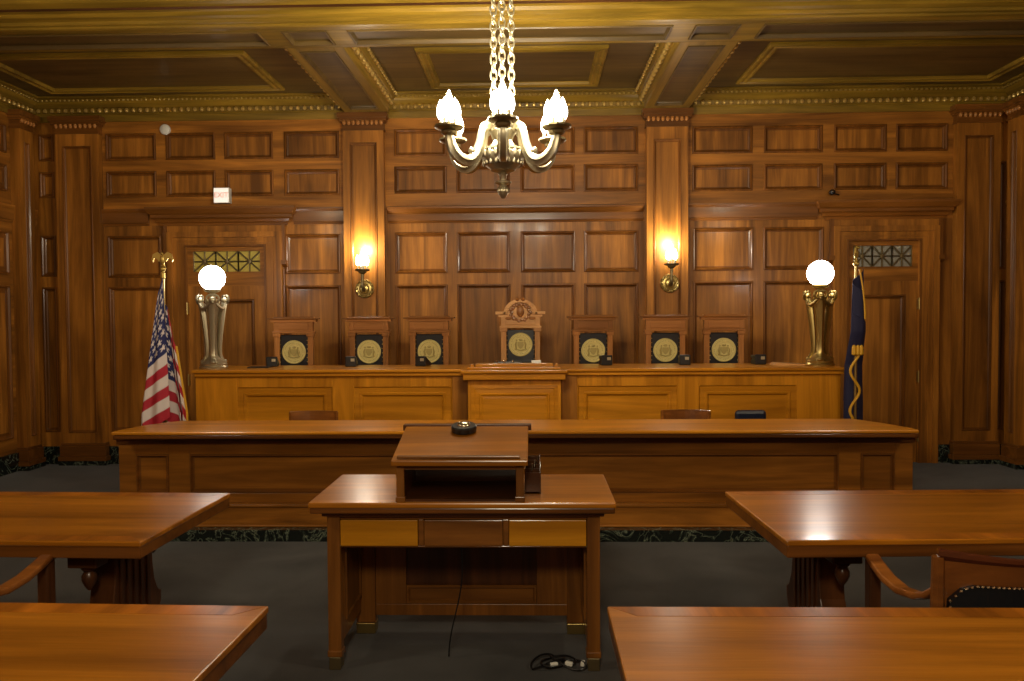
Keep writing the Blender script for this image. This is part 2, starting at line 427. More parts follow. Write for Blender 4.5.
for side, X in (('left', XL), ('right', XR)):
    par = wall_l if side == 'left' else wall_r
    pilaster(8.50, 8.74, axis=side, parent=par, out=.11)
    for y in (6.9, 4.6, 2.3, 0.0, -2.3):
        pilaster(y, y+.55 if y < 7 else 7.6, axis=side, parent=par, out=.14)
    # wainscot panels between them
    s = 1 if side == 'left' else -1
    o = X + s*.002
    for (y0, y1) in ((7.66, 7.94), (8.02, 8.42), (5.3, 6.05), (6.1, 6.85), (3.0, 3.75), (3.8, 4.55), (.7, 1.45), (1.5, 2.25), (-1.6, -.85), (-.8, -.05)):
        for z0, z1 in ((.36, 2.0), (2.12, 2.58), (3.0, 3.29), (3.41, 3.71)):
            MB().sweep_rect((o, y0, z0), (0, 1, 0), (0, 0, 1), (s, 0, 0), y1-y0, z1-z0, [(0, 0), (.004, .022), (.018, .024), (.03, .006), (.05, .004), (.08, .012)]).build('panel', M['mould_v'], par, flat=M['wall_v'])
    MB().extr(BAND, (X, YF, MZ0), (X, YB, MZ0), (s, 0, 0), (0, 0, 1)).build('cornice', M['wall_y'], par)
# marble skirting
def skirt(name, *b): struct(MB().box(*b).build(name, M['marble']))
skirt('baseboard_back', PO_R[1], XR, YB-.03, YB, 0, .20)
bb = bpy.data.objects['baseboard_back']
for a, b in ((XL, PO_L[0]), (PO_L[1], DL[0]), (DL[1], -2.08), (-1.63, 1.25), (1.7, DR[0]), (DR[1], PO_R[0])):
    MB().box(a, b, YB-.03, YB, 0, .20).build('skirting_block', M['marble'], bb)
skirt('baseboard_left', XL, XL+.03, YF, YB, 0, .20)
skirt('baseboard_right', XR-.03, XR, YF, YB, 0, .20)

# ceiling cornice along the back and side walls
def cornice(name, p0, p1, A):
    """A = direction out of the wall"""
    prof = [(0, 0), (.02, 0), (.024, .07), (.034, .075), (.034, .085), (.05, .09), (.055, .135), (.09, .15), (.12, .165), (.15, .185), (.165, .215), (.20, .222), (.20, .24), (0, .24)]
    o = struct(MB().extr(prof, p0, p1, A, (0, 0, 1)).build(name, M['gold'] if abs(A[1]) > .5 else M['gold_y']))
    P0, P1, Av = Vector(p0), Vector(p1), Vector(A)
    L = (P1-P0).length; D = (P1-P0).normalized()
    b = MB(); n = int(L/.076)
    for k in range(n):
        c = P0 + D*(k+.5)*L/n + Av*.066 + Vector((0, 0, .112))
        b.ball(c, .024, .9, .9, 1.05, 6, 5)
    b.build('egg_moulding', M['bead'], o, smooth=True)
    b = MB(); n = int(L/.05)
    for k in range(n):
        c = P0 + D*(k+.5)*L/n + Av*.178 + Vector((0, 0, .196))
        b.ball(c, .013, 1.3, 1.3, .9, 5, 4)
    b.build('bead_moulding', M['bead_dim'], o, smooth=True)
cornice('trim_1', (XL, YB, 3.84), (XR, YB, 3.84), (0, -1, 0))
cornice('trim_2', (XL, YF, 3.84), (XL, YB, 3.84), (1, 0, 0))
cornice('trim_3', (XR, YF, 3.84), (XR, YB, 3.84), (-1, 0, 0))
# beams: body + sunk soffit panel + side mouldings
def beam_y(x0, x1, y0, y1):
    b = MB().box(x0, x1, y0, y1, BZ+.03, CZ)
    i = .085
    b.box(x0, x0+i, y0, y1, BZ, BZ+.03); b.box(x1-i, x1, y0, y1, BZ, BZ+.03); b.box(x0+i, x1-i, y0, y0+.09, BZ, BZ+.03); b.box(x0+i, x1-i, y1-.16, y1, BZ, BZ+.03)
    o = b.build('beam', M['gold_y'], ceiling, .003)
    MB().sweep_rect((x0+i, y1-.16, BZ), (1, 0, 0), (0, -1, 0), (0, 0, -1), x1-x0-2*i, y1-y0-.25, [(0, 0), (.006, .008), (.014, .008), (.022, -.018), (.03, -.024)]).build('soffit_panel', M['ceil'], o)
    for s, X in ((-1, x0), (1, x1)):
        prof = [(0, 0), (.012, .01), (.02, .05), (.04, .06), (.045, .09), (.075, .12), (.09, .16), (.10, .2), (0, .2)]
        MB().extr(prof, (X, y0, BZ), (X, y1-.1, BZ), (s, 0, 0), (0, 0, 1)).build('beam_moulding', M['gold_y'], o)
        e = MB(); n = int((y1-y0)/.13)
        for k in range(n): e.ball((X+s*.052, y0+(k+.5)*(y1-y0-.1)/n, BZ+.072), .030, .8, 1.3, 1., 8, 6)
        n = int((y1-y0)/.10)
        for k in range(n): e.ball((X+s*.104, y0+(k+.5)*(y1-y0-.1)/n, BZ+.160), .018, 1., 1.6, 1., 6, 5)
        e.build('egg_moulding', M['bead'], o, smooth=True)
def beam_x(y0, y1):
    b = MB().box(XL, XR, y0, y1, BZ+.03, CZ)
    i = .075
    b.box(XL, XR, y0, y0+i, BZ, BZ+.03); b.box(XL, XR, y1-i, y1, BZ, BZ+.03)
    xs = [XL+.2, -2.16, -2.06, -1.93, -1.60, -1.46, 1.12, 1.26, 1.59, 1.72, 1.82, XR-.2]
    xs = [(XL+.25, -2.14), (-1.96, -1.60), (-1.44, 1.10), (1.27, 1.62), (1.80, XR-.25)]
    x = XL
    for a, c in xs: b.box(x, a, y0+i, y1-i, BZ, BZ+.03); x = c
    b.box(x, XR, y0+i, y1-i, BZ, BZ+.03)
    o = b.build('beam', M['gold'], ceiling, .003)
    for a, c in xs:
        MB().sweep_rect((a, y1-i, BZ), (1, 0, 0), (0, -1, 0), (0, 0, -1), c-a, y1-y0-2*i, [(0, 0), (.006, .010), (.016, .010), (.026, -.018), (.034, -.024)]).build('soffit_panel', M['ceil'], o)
    for s, Y in ((-1, y0), (1, y1)):
        prof = [(0, 0), (.012, .004), (.014, .035), (.03, .045), (.034, .075), (.05, .085), (.07, .11), (.075, .135), (.10, .15), (.11, .175), (.14, .185), (.14, .2), (0, .2)]
        if s < 0: prof = [(0, 0), (.03, .004), (.03, .02), (.055, .026), (.055, .05), (.08, .056), (.11, .062), (.13, .085), (.16, .09), (.16, .11), (.22, .13), (.24, .16), (.27, .165), (.27, .2), (0, .2)]
        MB().extr(prof, (XL, Y, BZ), (XR, Y, BZ), (0, s, 0), (0, 0, 1)).build('beam_moulding', M['gold'], o)
        if s < 0:
            fl = MB()  # thin dark strips that paint shade between the moulding steps
            for d, h, hh in ((.031, .0205, .005), (.081, .057, .004), (.165, .091, .018), (.272, .166, .03)):
                fl.box(XL, XR, Y-d, Y-d+.004, BZ+h, BZ+h+hh)
            fl.build('shade_strip', M['dark_x'], o)
for y0, y1 in ((6.20, 6.67), (1.2, 1.67)): beam_x(y0, y1)
for y0, y1 in ((6.67, 8.80),):
    beam_y(-2.04, -1.56, y0, y1); beam_y(1.22, 1.70, y0, y1)
FR = [(0, 0), (.0, .02), (.012, .032), (.03, .034), (.045, .018), (.06, .018), (.075, .03), (.095, .030), (.105, .006), (.11, 0)]
for x0, x1 in ((-5.15, -2.62), (-1.06, .70), (2.14, 4.78)):
    for y0, y1 in ((7.30, 8.52), (2.3, 5.3), (-2.6, .5)):
        MB().sweep_rect((x0, y1, CZ), (1, 0, 0), (0, -1, 0), (0, 0, -1), x1-x0, y1-y0, FR, False).build('coffer_frame', M['gold'], ceiling)

# ------------------------------------------------------------------ doors in the back wall
def door(name, x0, x1, ox0, ox1, glass, hinge_right):
    """x0..x1 the casing's outer edges, ox0..ox1 the opening"""
    root = bpy.data.objects.new(name, None); C.objects.link(root); struct(root)
    y = YB
    zt = 2.44
    c = MB()
    for a, b_, sgn in ((x0, ox0, 1), (x1, ox1, -1)):
        lo, hi = min(a, b_), max(a, b_)
        c.box(lo, hi, y-.035, y+.05, 0, 2.60)
        # stepped bands of the architrave
        c.box(min(a, a+sgn*.06), max(a, a+sgn*.06), y-.06, y-.035, 0, 2.54)
        c.box(min(a+sgn*.10, a+sgn*.12), max(a+sgn*.10, a+sgn*.12), y-.045, y-.035, 0, 2.50)
    c.box(ox0, ox1, y-.035, y+.05, zt, 2.60); c.box(x0, x1, y-.06, y-.035, 2.54, 2.60); c.box(x0, x1, y-.03, y+.05, 2.60, MZ0); c.box(x0+.12, x1-.12, y-.045, y-.035, 2.48, 2.50)
    cs = c.build('casing', M['wall_v'], root, 0)
    for xx, sg in ((x0, -1), (x1, 1)):
        k = MB().box(min(xx, xx+sg*.035), max(xx, xx+sg*.035), y-.05, y, 2.28, MZ0)
        k.prism([(y, 2.20), (y-.065, 2.235), (y-.065, 2.28), (y, 2.28)], min(xx-sg*.01, xx+sg*.05), max(xx-sg*.01, xx+sg*.05), 'yz')
        k.build('console', M['mould_v'], cs)
        MB().box(min(xx+sg*.004, xx+sg*.022), max(xx+sg*.004, xx+sg*.022), y-.03, y, .25, 2.20).build('edge_bead', M['mould_v'], cs)
    MB().box(ox0-.02, ox0, y-.045, y-.035, 0, zt).box(ox1, ox1+.02, y-.045, y-.035, 0, zt).box(ox0-.02, ox1+.02, y-.045, y-.035, zt, zt+.02).build('inner_bead', M['mould_v'], cs)
    doorcap(x0-.20, x1+.17).build('door_cap', M['mould'], root)
    # transom
    t = MB(); zb = 2.10
    t.box(ox0, ox1, y+.005, y+.05, 2.39, zt); t.box(ox0, ox1, y+.005, y+.05, zb-.10, zb+.06); t.box(ox0, ox0+.06, y+.005, y+.05, zb+.06, 2.39); t.box(ox1-.06, ox1, y+.005, y+.05, zb+.06, 2.39)
    tr = t.build('transom', M['wall_x'], root, 0)
    gx0, gx1, gz0, gz1 = ox0+.06, ox1-.06, zb+.06, 2.39
    MB().box(gx0, gx1, y+.040, y+.05, gz0, gz1).build('glass', M[glass], tr)
    g = MB(); w = (gx1-gx0)/3; cz = (gz0+gz1)/2
    yy = y+.028
    for k in range(3):
        a, b_ = gx0+k*w, gx0+(k+1)*w; cx = (a+b_)/2
        for p, q in (((a, gz0), (b_, gz1)), ((a, gz1), (b_, gz0)), ((cx, gz0), (cx, gz1)), ((a, gz0), (a, gz1)), ((b_, gz0), (b_, gz1)), ((a, cz), (b_, cz))):
            g.tube([(p[0], yy, p[1]), (q[0], yy, q[1])], .009, 6)
        g.lathe([(.002, -.012), (.02, -.010), (.02, .0)], (cx, yy, cz), 'y', 10)
    g.build('grille', M['old_brass'], tr)
    # the leaf: stiles and rails round a sunk panel
    zl = zb-.10; s_ = .13
    b = MB()
    b.box(ox0, ox0+s_, y+.005, y+.05, 0, zl); b.box(ox1-s_, ox1, y+.005, y+.05, 0, zl)
    b.box(ox0+s_, ox1-s_, y+.005, y+.05, 0, .30); b.box(ox0+s_, ox1-s_, y+.005, y+.05, zl-.15, zl)
    lf = b.build('door_leaf', M['wall_v'], root, .002)
    MB().sweep_rect((ox0+s_, y+.005, .30), (1, 0, 0), (0, 0, 1), (0, -1, 0), ox1-ox0-2*s_, zl-.45, [(0, 0), (.006, .01), (.018, .012), (.03, -.02), (.045, -.028), (.05, -.028)]).build('panel', M['mould_v'], lf, flat=M['wall_v'])
    hx = ox1 if hinge_right else ox0
    for z in (1.75, .95, .3):
        MB().box(hx-.012, hx+.012, y-.03, y+.0, z-.06, z+.06).tube([(hx, y-.032, z-.065), (hx, y-.032, z+.065)], .008, 8).build('hinge', M['brass'], root)
    kx = ox0+.07 if hinge_right else ox1-.07
    MB().lathe([(.028, .0), (.028, -.008), (.01, -.012), (.01, -.04), (.026, -.05), (.03, -.065), (.018, -.08), (.002, -.083)], (kx, y+.005, 1.0), 'y', 16).build('door_knob', M['brass'], root, smooth=True)
door('door_1', DL[0], DL[1], -3.87, -2.99, 'amber', False)
door('door_2', DR[0], DR[1], 3.46, 4.225, 'grey_glass', True)

# ------------------------------------------------------------------ judges' platform and bench
struct(MB().box(-2.92, 2.55, 7.78, YB-.04, .0, .40).build('trim_4', M['dark_x']))
def bench():
    t = thing('judges_bench', "long golden oak judges' bench with sunk panels and raised centre", 'bench', (AX, 7.30, 0))
    L = 2.97; z1 = 1.10
    cx0, cx1 = -.44, .44
    b = MB()
    # carcass behind
    b.box(-L+.04, L-.04, .05, .10, 0, z1)
    pl = [(-2.56, -1.68), (-1.48, -.58)]
    rows = pl + [(-b_, -a) for a, b_ in reversed(pl)]
    x = -L+.02
    for a, c in rows:
        b.box(x, a, 0, .06, .10, z1); x = c
    b.box(x, L-.02, 0, .06, .10, z1)
    for a, c in rows:
        b.box(a, c, 0, .06, 1.0, z1); b.box(a, c, 0, .06, .10, .42)
    b.build('front_frame', M['bench_v'], t, .003)
    for a, c in rows:
        MB().sweep_rect((a, 0, .42), (1, 0, 0), (0, 0, 1), (0, -1, 0), c-a, .58, [(0, 0), (.008, -.008), (.05, -.010), (.058, -.004), (.075, -.006), (.09, -.022), (.11, -.024)]).build('front_panel', M['bench_x'], t)
    # end returns
    for s in (-1, 1):
        MB().box(min(s*(L-.06), s*(L-.02)), max(s*(L-.06), s*(L-.02)), .06, .62, 0, z1).build('end_panel', M['bench_v'], t, .004)
    for s in (-1, 1):
        MB().box(min(s*.57, s*.425), max(s*.57, s*.425), -.012, .02, .10, z1).build('recess_post', M['rail_v'], t, .003)
    # centre block steps forward
    c = MB().box(cx0+.02, cx1-.02, -.10, .0, .10, z1)
    c.build('centre_block', M['bench_v'], t, .003)
    MB().sweep_rect((cx0+.05, -.10, .42), (1, 0, 0), (0, 0, 1), (0, -1, 0), cx1-cx0-.10, .60, [(0, 0), (.0, .006), (.03, .008), (.035, .002), (.07, .004), (.078, .012), (.09, .010), (.10, .003), (.12, .005)]).build('front_panel', M['bench_x'], t)
    # top: two wings and the centre
    for a, d in ((-L, cx0-.0), (cx1+.0, L)):
        w = MB().box(a, d, -.05, .64, z1+.035, z1+.065).box(a+.02, d-.0, -.03, .62, z1, z1+.035)
        w.build('bench_top', M['bench_x'], t, .008)
    MB().box(cx0-.04, cx1+.04, -.17, .64, z1+.030, z1+.062).box(cx0-.02, cx1+.02, -.15, .0, z1-.03, z1+.030).build('bench_top', M['bench_x'], t, .008)
    # low raised desk rest on the centre
    r = MB().box(cx0+.02, cx1-.02, -.11, .0, z1+.062, z1+.085).box(cx0+.09, cx1-.09, -.10, .02, z1+.085, z1+.115)
    r.lathe([(.018, -.09), (.018, -.0)], (cx0+.06, 0, z1+.094), 'y', 10).lathe([(.018, -.09), (.018, -.0)], (cx1-.06, 0, z1+.094), 'y', 10)
    r.build('raised_rest', M['bench_x'], t, .004)
    MB().box(-L+.0, L-.0, -.015, .05, 0, .10).build('skirting', M['dark_x'], t, .003)
    return t
bench()
BT = 1.165  # bench top

# ------------------------------------------------------------------ front rail bench (clerks' counter)
def clerk_bench():
    t = thing('clerks_counter', 'long low walnut counter with broad flat top on a marble plinth', 'counter', (-.17, 5.87, 0))
    L = 2.97
    P = [(-L+.14, -2.58), (-2.42, 2.42), (2.58, L-.14)]
    MB().box(-L+.01, L-.01, -.09, .58, 0, .085).build('plinth', M['marble'], t)
    MB().box(-L, L, 0, .10, .085, .235).box(-L-.008, L+.008, -.008, .10, .085, .10).box(-L, L, -.012, .10, .235, .255).build('base_step', M['rail_x'], t, .004)
    b = MB(); y0 = .06; x = -L+.01
    for a, c in P: b.box(x, a, y0, y0+.05, .255, .72); x = c
    b.box(x, L-.01, y0, y0+.05, .255, .72)
    for a, c in P: b.box(a, c, y0, y0+.05, .62, .72); b.box(a, c, y0, y0+.05, .255, .325)
    b.box(-L+.02, L-.02, y0+.05, y0+.07, .255, .72)
    b.build('front_frame', M['rail_x'], t, .003)
    for a, c in P:
        MB().sweep_rect((a, y0, .325), (1, 0, 0), (0, 0, 1), (0, -1, 0), c-a, .295, [(0, 0), (.004, .006), (.012, .006), (.018, -.010), (.026, -.018), (.03, -.018)]).build('front_panel', M['mould'], t, flat=M['rail_x'])
    for s in (-1, 1):
        MB().box(min(s*(L-.06), s*(L-.01)), max(s*(L-.06), s*(L-.01)), y0+.05, .56, .085, .72).build('end_panel', M['rail_v'], t, .003)
    MB().box(-L, L, y0-.02, y0+.02, .70, .735).box(-L-.01, L+.01, y0-.045, y0+.02, .735, .77).build('frieze', M['top_dark'], t, .005)
    # the broad top, ends drawn in towards the back
    po = [(-2.905, -.15), (2.905, -.15), (2.90, -.05), (2.82, .2), (2.68, .48), (-2.66, .48), (-2.74, .38), (-2.84, .2), (-2.90, -.05)]
    MB().prism(po, .795, .82, 'xy').build('counter_top', M['bench_x'], t, .008)
    MB().prism([(p[0]*.994, p[1]+.012 if p[1] < .3 else p[1]-.01) for p in po], .765, .795, 'xy').build('top_edge', M['top_dark'], t, .006)
    return t
clerk_bench()

# ------------------------------------------------------------------ judges' chairs
def seal_parts(parent, y, z, r):
    s = MB().lathe([(r, .004), (r, -.012), (r*.95, -.016), (r*.90, -.010), (r*.66, -.009), (r*.64, -.013), (r*.61, -.009), (.001, -.008)], (0, y, z), 'y', 36)
    so = s.build('seal', M['seal'], parent, smooth=True)
    b = MB(); yy = y-.012
    sh = [(-.26, .26), (.26, .26), (.26, -.05), (.14, -.24), (0, -.34), (-.14, -.24), (-.26, -.05)]
    b.prism([(r*a, z+r*(c-.02)) for a, c in sh], yy, yy-.006)
    b.box(-r*.26, r*.26, yy-.009, yy, z-r*.05, z+r*.0)
    for sx in (-1, 1):      # supporters either side
        b.tube([(sx*r*.36, yy, z-r*.34), (sx*r*.42, yy, z), (sx*r*.34, yy, z+r*.26)], [r*.07, r*.10, r*.05], 6)
        b.ball((sx*r*.34, yy, z+r*.36), r*.07)
    b.tube([(-r*.5, yy, z-r*.36), (0, yy, z-r*.50), (r*.5, yy, z-r*.36)], r*.05, 6)
    b.ball((0, yy, z+r*.40), r*.12, 1.5, .5, .8)
    for k in range(36):     # raised legend round the rim
        a = 2*PI*k/36
        if k % 9 == 8: continue
        b.ball((r*.78*math.cos(a), y-.010, z+r*.78*math.sin(a)), r*.052, .8, .5, 1.0, 5, 4)
    b.build('seal_relief', M['seal_dark'], so)
def judge_chair(pale=False):
    mx, mv = (M['pale'], M['pale_v']) if pale else (M['jchair'], M['jchair_v'])
    nm = ("pale carved judge's chair with an arched crest, middle of the bench", 'chair')
    t = thing('judge_chair', nm[0], nm[1])
    ch = 1.25 if not pale else 1.29     # shoulder height above the platform
    zt = ch
    zp = zt-.20                         # top of the leather
    for s in (-1, 1):
        b = MB().box(min(s*.20, s*.145), max(s*.20, s*.145), -.03, .03, .0, zt-.17)
        b.box(min(s*.212, s*.135), max(s*.212, s*.135), -.042, .042, zt-.205, zt-.17)
        b.build('post', mv, t, .004)
        MB().box(min(s*.20, s*.15), max(s*.20, s*.15), -.48, -.43, 0, .60).build('leg', mv, t, .004)
        MB().box(min(s*.205, s*.14), max(s*.205, s*.14), -.50, .0, .60, .635).build('armrest', mv, t, .01)
        k = MB()
        for q in range(12):
            k.ball((s*.139, -.026, .52+q*(zp-.52)/12), .006)
        k.build('nail_heads', M['brass'], t)
    MB().box(-.215, .215, -.048, .05, zt-.17, zt-.15).box(-.20, .20, -.035, .035, zt-.15, zt-.055).box(-.155, .155, -.042, .035, zt-.135, zt-.07).build('frieze', mx, t, .004)
    if not pale:
        MB().extr([(0, 0), (.02, .0), (.03, .012), (.05, .02), (.055, .032), (.055, .04), (0, .05)], (-.215, .0, zt-.055), (.215, .0, zt-.055), (0, -1, 0), (0, 0, 1)).box(-.235, .235, -.045, .045, zt-.055, zt-.028).build('crest', mx, t, .003)
        MB().box(-.262, .262, -.062, .05, zt-.028, zt-.014).box(-.205, .205, -.03, .04, zt-.014, zt).build('cap', M['mould'], t, .003)
    else:
        # shoulders and round arch
        pr = [(0, 0), (.05, 0), (.06, .014), (.06, .028), (0, .032)]
        b = MB().box(-.255, -.15, -.06, .045, zt-.03, zt).box(.15, .255, -.06, .045, zt-.03, zt).box(-.225, .225, -.04, .04, zt-.055, zt-.03)
        n = 16; R0, R1 = .135, .175
        arc = [(-R0*math.cos(PI*k/n), zt-.03+R0*.95*math.sin(PI*k/n)) for k in range(n+1)]
        b.prism(arc, -.03, .03)
        for k in range(n):
            a0, a1 = PI*k/n, PI*(k+1)/n
            q = [(-R0*math.cos(a0), zt-.03+R0*.9*math.sin(a0)), (-R1*math.cos(a0), zt-.03+R1*.9*math.sin(a0)), (-R1*math.cos(a1), zt-.03+R1*.9*math.sin(a1)), (-R0*math.cos(a1), zt-.03+R0*.9*math.sin(a1))]
            b.prism(q, -.06, .045)
        b.build('crest', mx, t, .003)
        c = MB(); cz = zt+.0                      # carved wreath and cartouche
        c.ball((0, -.045, cz), .05, .8, .4, 1.15, 14, 10)
        for k in range(22):
            a = -PI/2 + 2*PI*(k+.5)/22
            rr = .085+.012*(k % 2)
            c.ball((rr*math.cos(a)*1.05, -.045, cz-.01+rr*math.sin(a)*.92), .019, 1, .6, .8, 6, 5)
        for s in (-1, 1):
            c.ball((s*.028, -.06, zt+.125), .024, 1, 1, .8, 8, 6); c.ball((s*.12, -.045, zt-.07), .022, 1.6, .5, .7, 8, 6)
        c.build('carving', M['jchair'], t, smooth=True)
    le = MB().box(-.146, .146, -.012, .02, .50, zp+.012).build('leather_back', M['leather'], t, .012)
    seal_parts(le, -.012, zp-.165 if not pale else zp-.14, .122)
    MB().box(-.135, .135, -.50, -.02, .42, .49).build('seat', M['leather'], t, .02)
    MB().box(-.19, .19, -.48, .02, .36, .42).build('seat_rail', mx, t, .004)
    return t
proto = judge_chair(); jc = judge_chair(True)
jc.location = (-.127, 8.22, .40)
jx = [(-2.470, 0.02, "leftmost of the seven judges' chairs, square crest over a gold-sealed black leather back"),
      (-1.690, 0.00, "second judge's chair from the left, below the left wall sconce, gold seal on black leather"),
      (-1.065, -.05, "third judge's chair from the left, next to the arched middle chair's left side"),
      (.615, .05, "judge's chair next to the arched middle chair on its right"),
      (1.352, -.03, "judge's chair below the right wall sconce, sixth from the left"),
      (1.945, -.04, "rightmost of the seven judges' chairs, square crest over a gold seal")]
for i, (x, rz, lb) in enumerate(jx):
    o = proto if i == 0 else copy_tree(proto)
    o.location = (x, 8.22, .42); o.rotation_euler = (0, 0, rz); o['label'] = lb; o['group'] = "judges' chairs with square crests"
    o.location.z = .40

# ------------------------------------------------------------------ captain's armchairs
def armchair():
    t = thing('armchair', '', 'chair')
    # origin on the floor under the seat centre, sitter faces +y
    n = 14
    def bx(u): return -.29+.58*u
    b = MB(); pts = []
    for k in range(n+1):
        u = k/n; pts.append((bx(u), -.27-.05*math.sin(PI*u), (.822-.02*u-.010*math.sin(PI*u))))
    MB().tube(pts, [.021-.006*math.sin(PI*k/n) for k in range(n+1)], 8).build('crest_rail', M['chair_dark'], t, smooth=True)
    for (za, zb, mat, nm, e) in ((.60, .785, 'chair', 'back_splat', .0),):
        v = []; f = []
        for k in range(n+1):
            u = k/n; x = bx(u); y = -.27-.05*math.sin(PI*u); top = .815-.02*u-.010*math.sin(PI*u)
            for (zz, dy) in ((.46, .03), (top, 0.0)):
                v += [(x, y+dy-.011, zz), (x, y+dy+.011, zz)]
        for k in range(n):
            a = 4*k; c = a+4
            f += [(a, c, c+2, a+2), (a+1, a+3, c+3, c+1), (a+2, c+2, c+3, a+3), (a, a+1, c+1, c)]
        f += [(0, 2, 3, 1), (4*n, 4*n+1, 4*n+3, 4*n+2)]
        MB().add(v, f).build(nm, M['chair'], t)
    # leather pad on the back with nail heads, arched top
    v = []; f = []; nails = []
    for k in range(n+1):
        u = .05+.90*k/n; x = bx(u); y = -.27-.05*math.sin(PI*u)-.012+.012
        q = abs(2*k/n-1); top = .725 - (.055*max(0, (q-.72)/.28)**2)
        v += [(x, y-.020, .46), (x, y-.020, top), (x, y+.022, .46), (x, y+.022, top)]
        nails.append((x, y-.024, top))
    for k in range(n):
        a = 4*k; c = a+4
        f += [(a, c, c+1, a+1), (a+1, c+1, c+3, a+3), (a+2, a+3, c+3, c+2), (a, a+2, c+2, c)]
    f += [(0, 1, 3, 2), (4*n, 4*n+2, 4*n+3, 4*n+1)]
    le = MB().add(v, f).build('leather_back', M['leather'], t)
    nb = MB()
    for k in range(34):
        q = k/33*n; i = min(int(q), n-1); w = q-i
        p = [nails[i][j]*(1-w)+nails[i+1][j]*w for j in range(3)]; nb.ball(p, .0055)
    for s_ in (0, n):
        for k in range(1, 8): nb.ball((nails[s_][0], nails[s_][1], nails[s_][2]-.022*k), .0055)
    nb.build('nail_heads', M['chrome'], le)
    for s in (-1, 1):
        # flat arm that dips from the front post to the back
        P = [(s*.285, -.27, .700), (s*.30, -.235, .668), (s*.315, -.19, .648), (s*.335, -.11, .640), (s*.348, -.02, .655), (s*.350, .07, .680), (s*.345, .13, .694), (s*.342, .16, .690)]
        v = []; f = []
        for k, (x, y, z) in enumerate(P):
            w = .024+.005*math.sin(PI*k/7)
            v += [(x-w, y, z-.014), (x+w, y, z-.014), (x+w, y, z+.012), (x-w, y, z+.012)]
        for k in range(len(P)-1):
            a = 4*k; f += [(a+q, a+(q+1) % 4, a+4+(q+1) % 4, a+4+q) for q in range(4)]
        f += [(0, 1, 2, 3), (4*len(P)-4, 4*len(P)-1, 4*len(P)-2, 4*len(P)-3)]
        MB().add(v, f).build('armrest', M['chair'], t, .008)
        MB().box(min(s*.318, s*.364), max(s*.318, s*.364), .10, .155, .0, .68).build('leg', M['dark_v'], t, .008)
        MB().tube([(s*.27, -.30, 0), (s*.285, -.26, .42), (s*.29, -.275, .815)], [.018, .026, .021], 8).build('leg', M['chair'], t, smooth=True)
    MB().box(-.33, .33, -.27, .15, .37, .42).build('seat_rail', M['chair'], t, .01)
    MB().box(-.30, .30, -.25, .14, .42, .475).build('seat', M['leather'], t, .02)
    return t
a1 = armchair(); a1.location = (1.675, 3.03, 0)
a1['label'] = 'wooden armchair with nail-studded black leather back at the right middle table'; a1['group'] = 'wooden armchairs at the counsel tables'
a2 = copy_tree(a1); a2.location = (-2.305, 3.02, 0); a2.rotation_euler = (0, 0, -.05)
a2['label'] = 'wooden armchair at the left middle table, only its curved arm showing'

# chairs behind the clerks' counter
def clerk_chair():
    t = thing('wooden_chair', '', 'chair')
    n = 10; v = []; f = []
    for k in range(n+1):
        u = k/n; x = -.21+.42*u; y = .20+.05*math.sin(PI*u)
        v += [(x, y-.01, .70), (x, y+.01, .70), (x, y-.01+.01, .82), (x, y+.011+.01, .82)]
    for k in range(n):
        a = 4*k; c = a+4; f += [(a, c, c+2, a+2), (a+1, a+3, c+3, c+1), (a+2, c+2, c+3, a+3), (a, a+1, c+1, c)]
    f += [(0, 2, 3, 1), (4*n, 4*n+1, 4*n+3, 4*n+2)]
    MB().add(v, f).build('crest_rail', M['chair'], t, .004)
    for x in (-.12, -.06, 0, .06, .12): MB().tube([(x, .2, .45), (x, .235, .71)], .01, 8).build('spindle', M['chair'], t)
    for s in (-1, 1):
        MB().tube([(s*.20, .24, 0), (s*.195, .20, .44), (s*.20, .21, .81)], .016, 8).build('leg', M['chair'], t)
        MB().tube([(s*.20, -.20, 0), (s*.18, -.18, .44)], .018, 8).build('leg', M['chair'], t)
    MB().box(-.22, .22, -.21, .22, .42, .455).build('seat', M['chair'], t, .012)
    return t
c1 = clerk_chair(); c1.location = (-1.915, 6.74, 0); c1.rotation_euler = (0, 0, .06)
c1['label'] = "wooden chair top showing above the counter's left half"; c1['group'] = "wooden chairs behind the clerks' counter"
c2 = copy_tree(c1); c2.location = (1.31, 6.74, 0); c2.rotation_euler = (0, 0, -.05)
c2['label'] = "wooden chair top above the counter's right half, beside a blue-black one"
t = thing('office_chair', 'blue-black padded chair top showing behind the right of the counter', 'chair', (1.875, 6.74, 0))
MB().box(-.135, .135, .17, .23, .52, .82).build('backrest', M['navy_leather'], t, .03)
MB().box(-.20, .20, -.20, .18, .44, .50).build('seat', M['navy_leather'], t, .03)
MB().tube([(0, 0, .10), (0, 0, .45)], .025, 10).build('post', M['black'], t)
MB().tube([(0, .1, .45), (0, .25, .47), (0, .24, .60)], .018, 8).build('backrest_bracket', M['black'], t)
for k in range(5):
    a = 2*PI*k/5+.3
    l = MB().tube([(0, 0, .11), (.26*math.cos(a), .26*math.sin(a), .075)], [.022, .014], 8).build('leg', M['black'], t)
    MB().lathe([(.028, -.015), (.03, 0), (.028, .015)], (.26*math.cos(a), .26*math.sin(a), .03), 'y', 12).tube([(.26*math.cos(a), .26*math.sin(a), .03), (.26*math.cos(a), .26*math.sin(a), .075)], .008, 6).build('caster', M['black'], l)

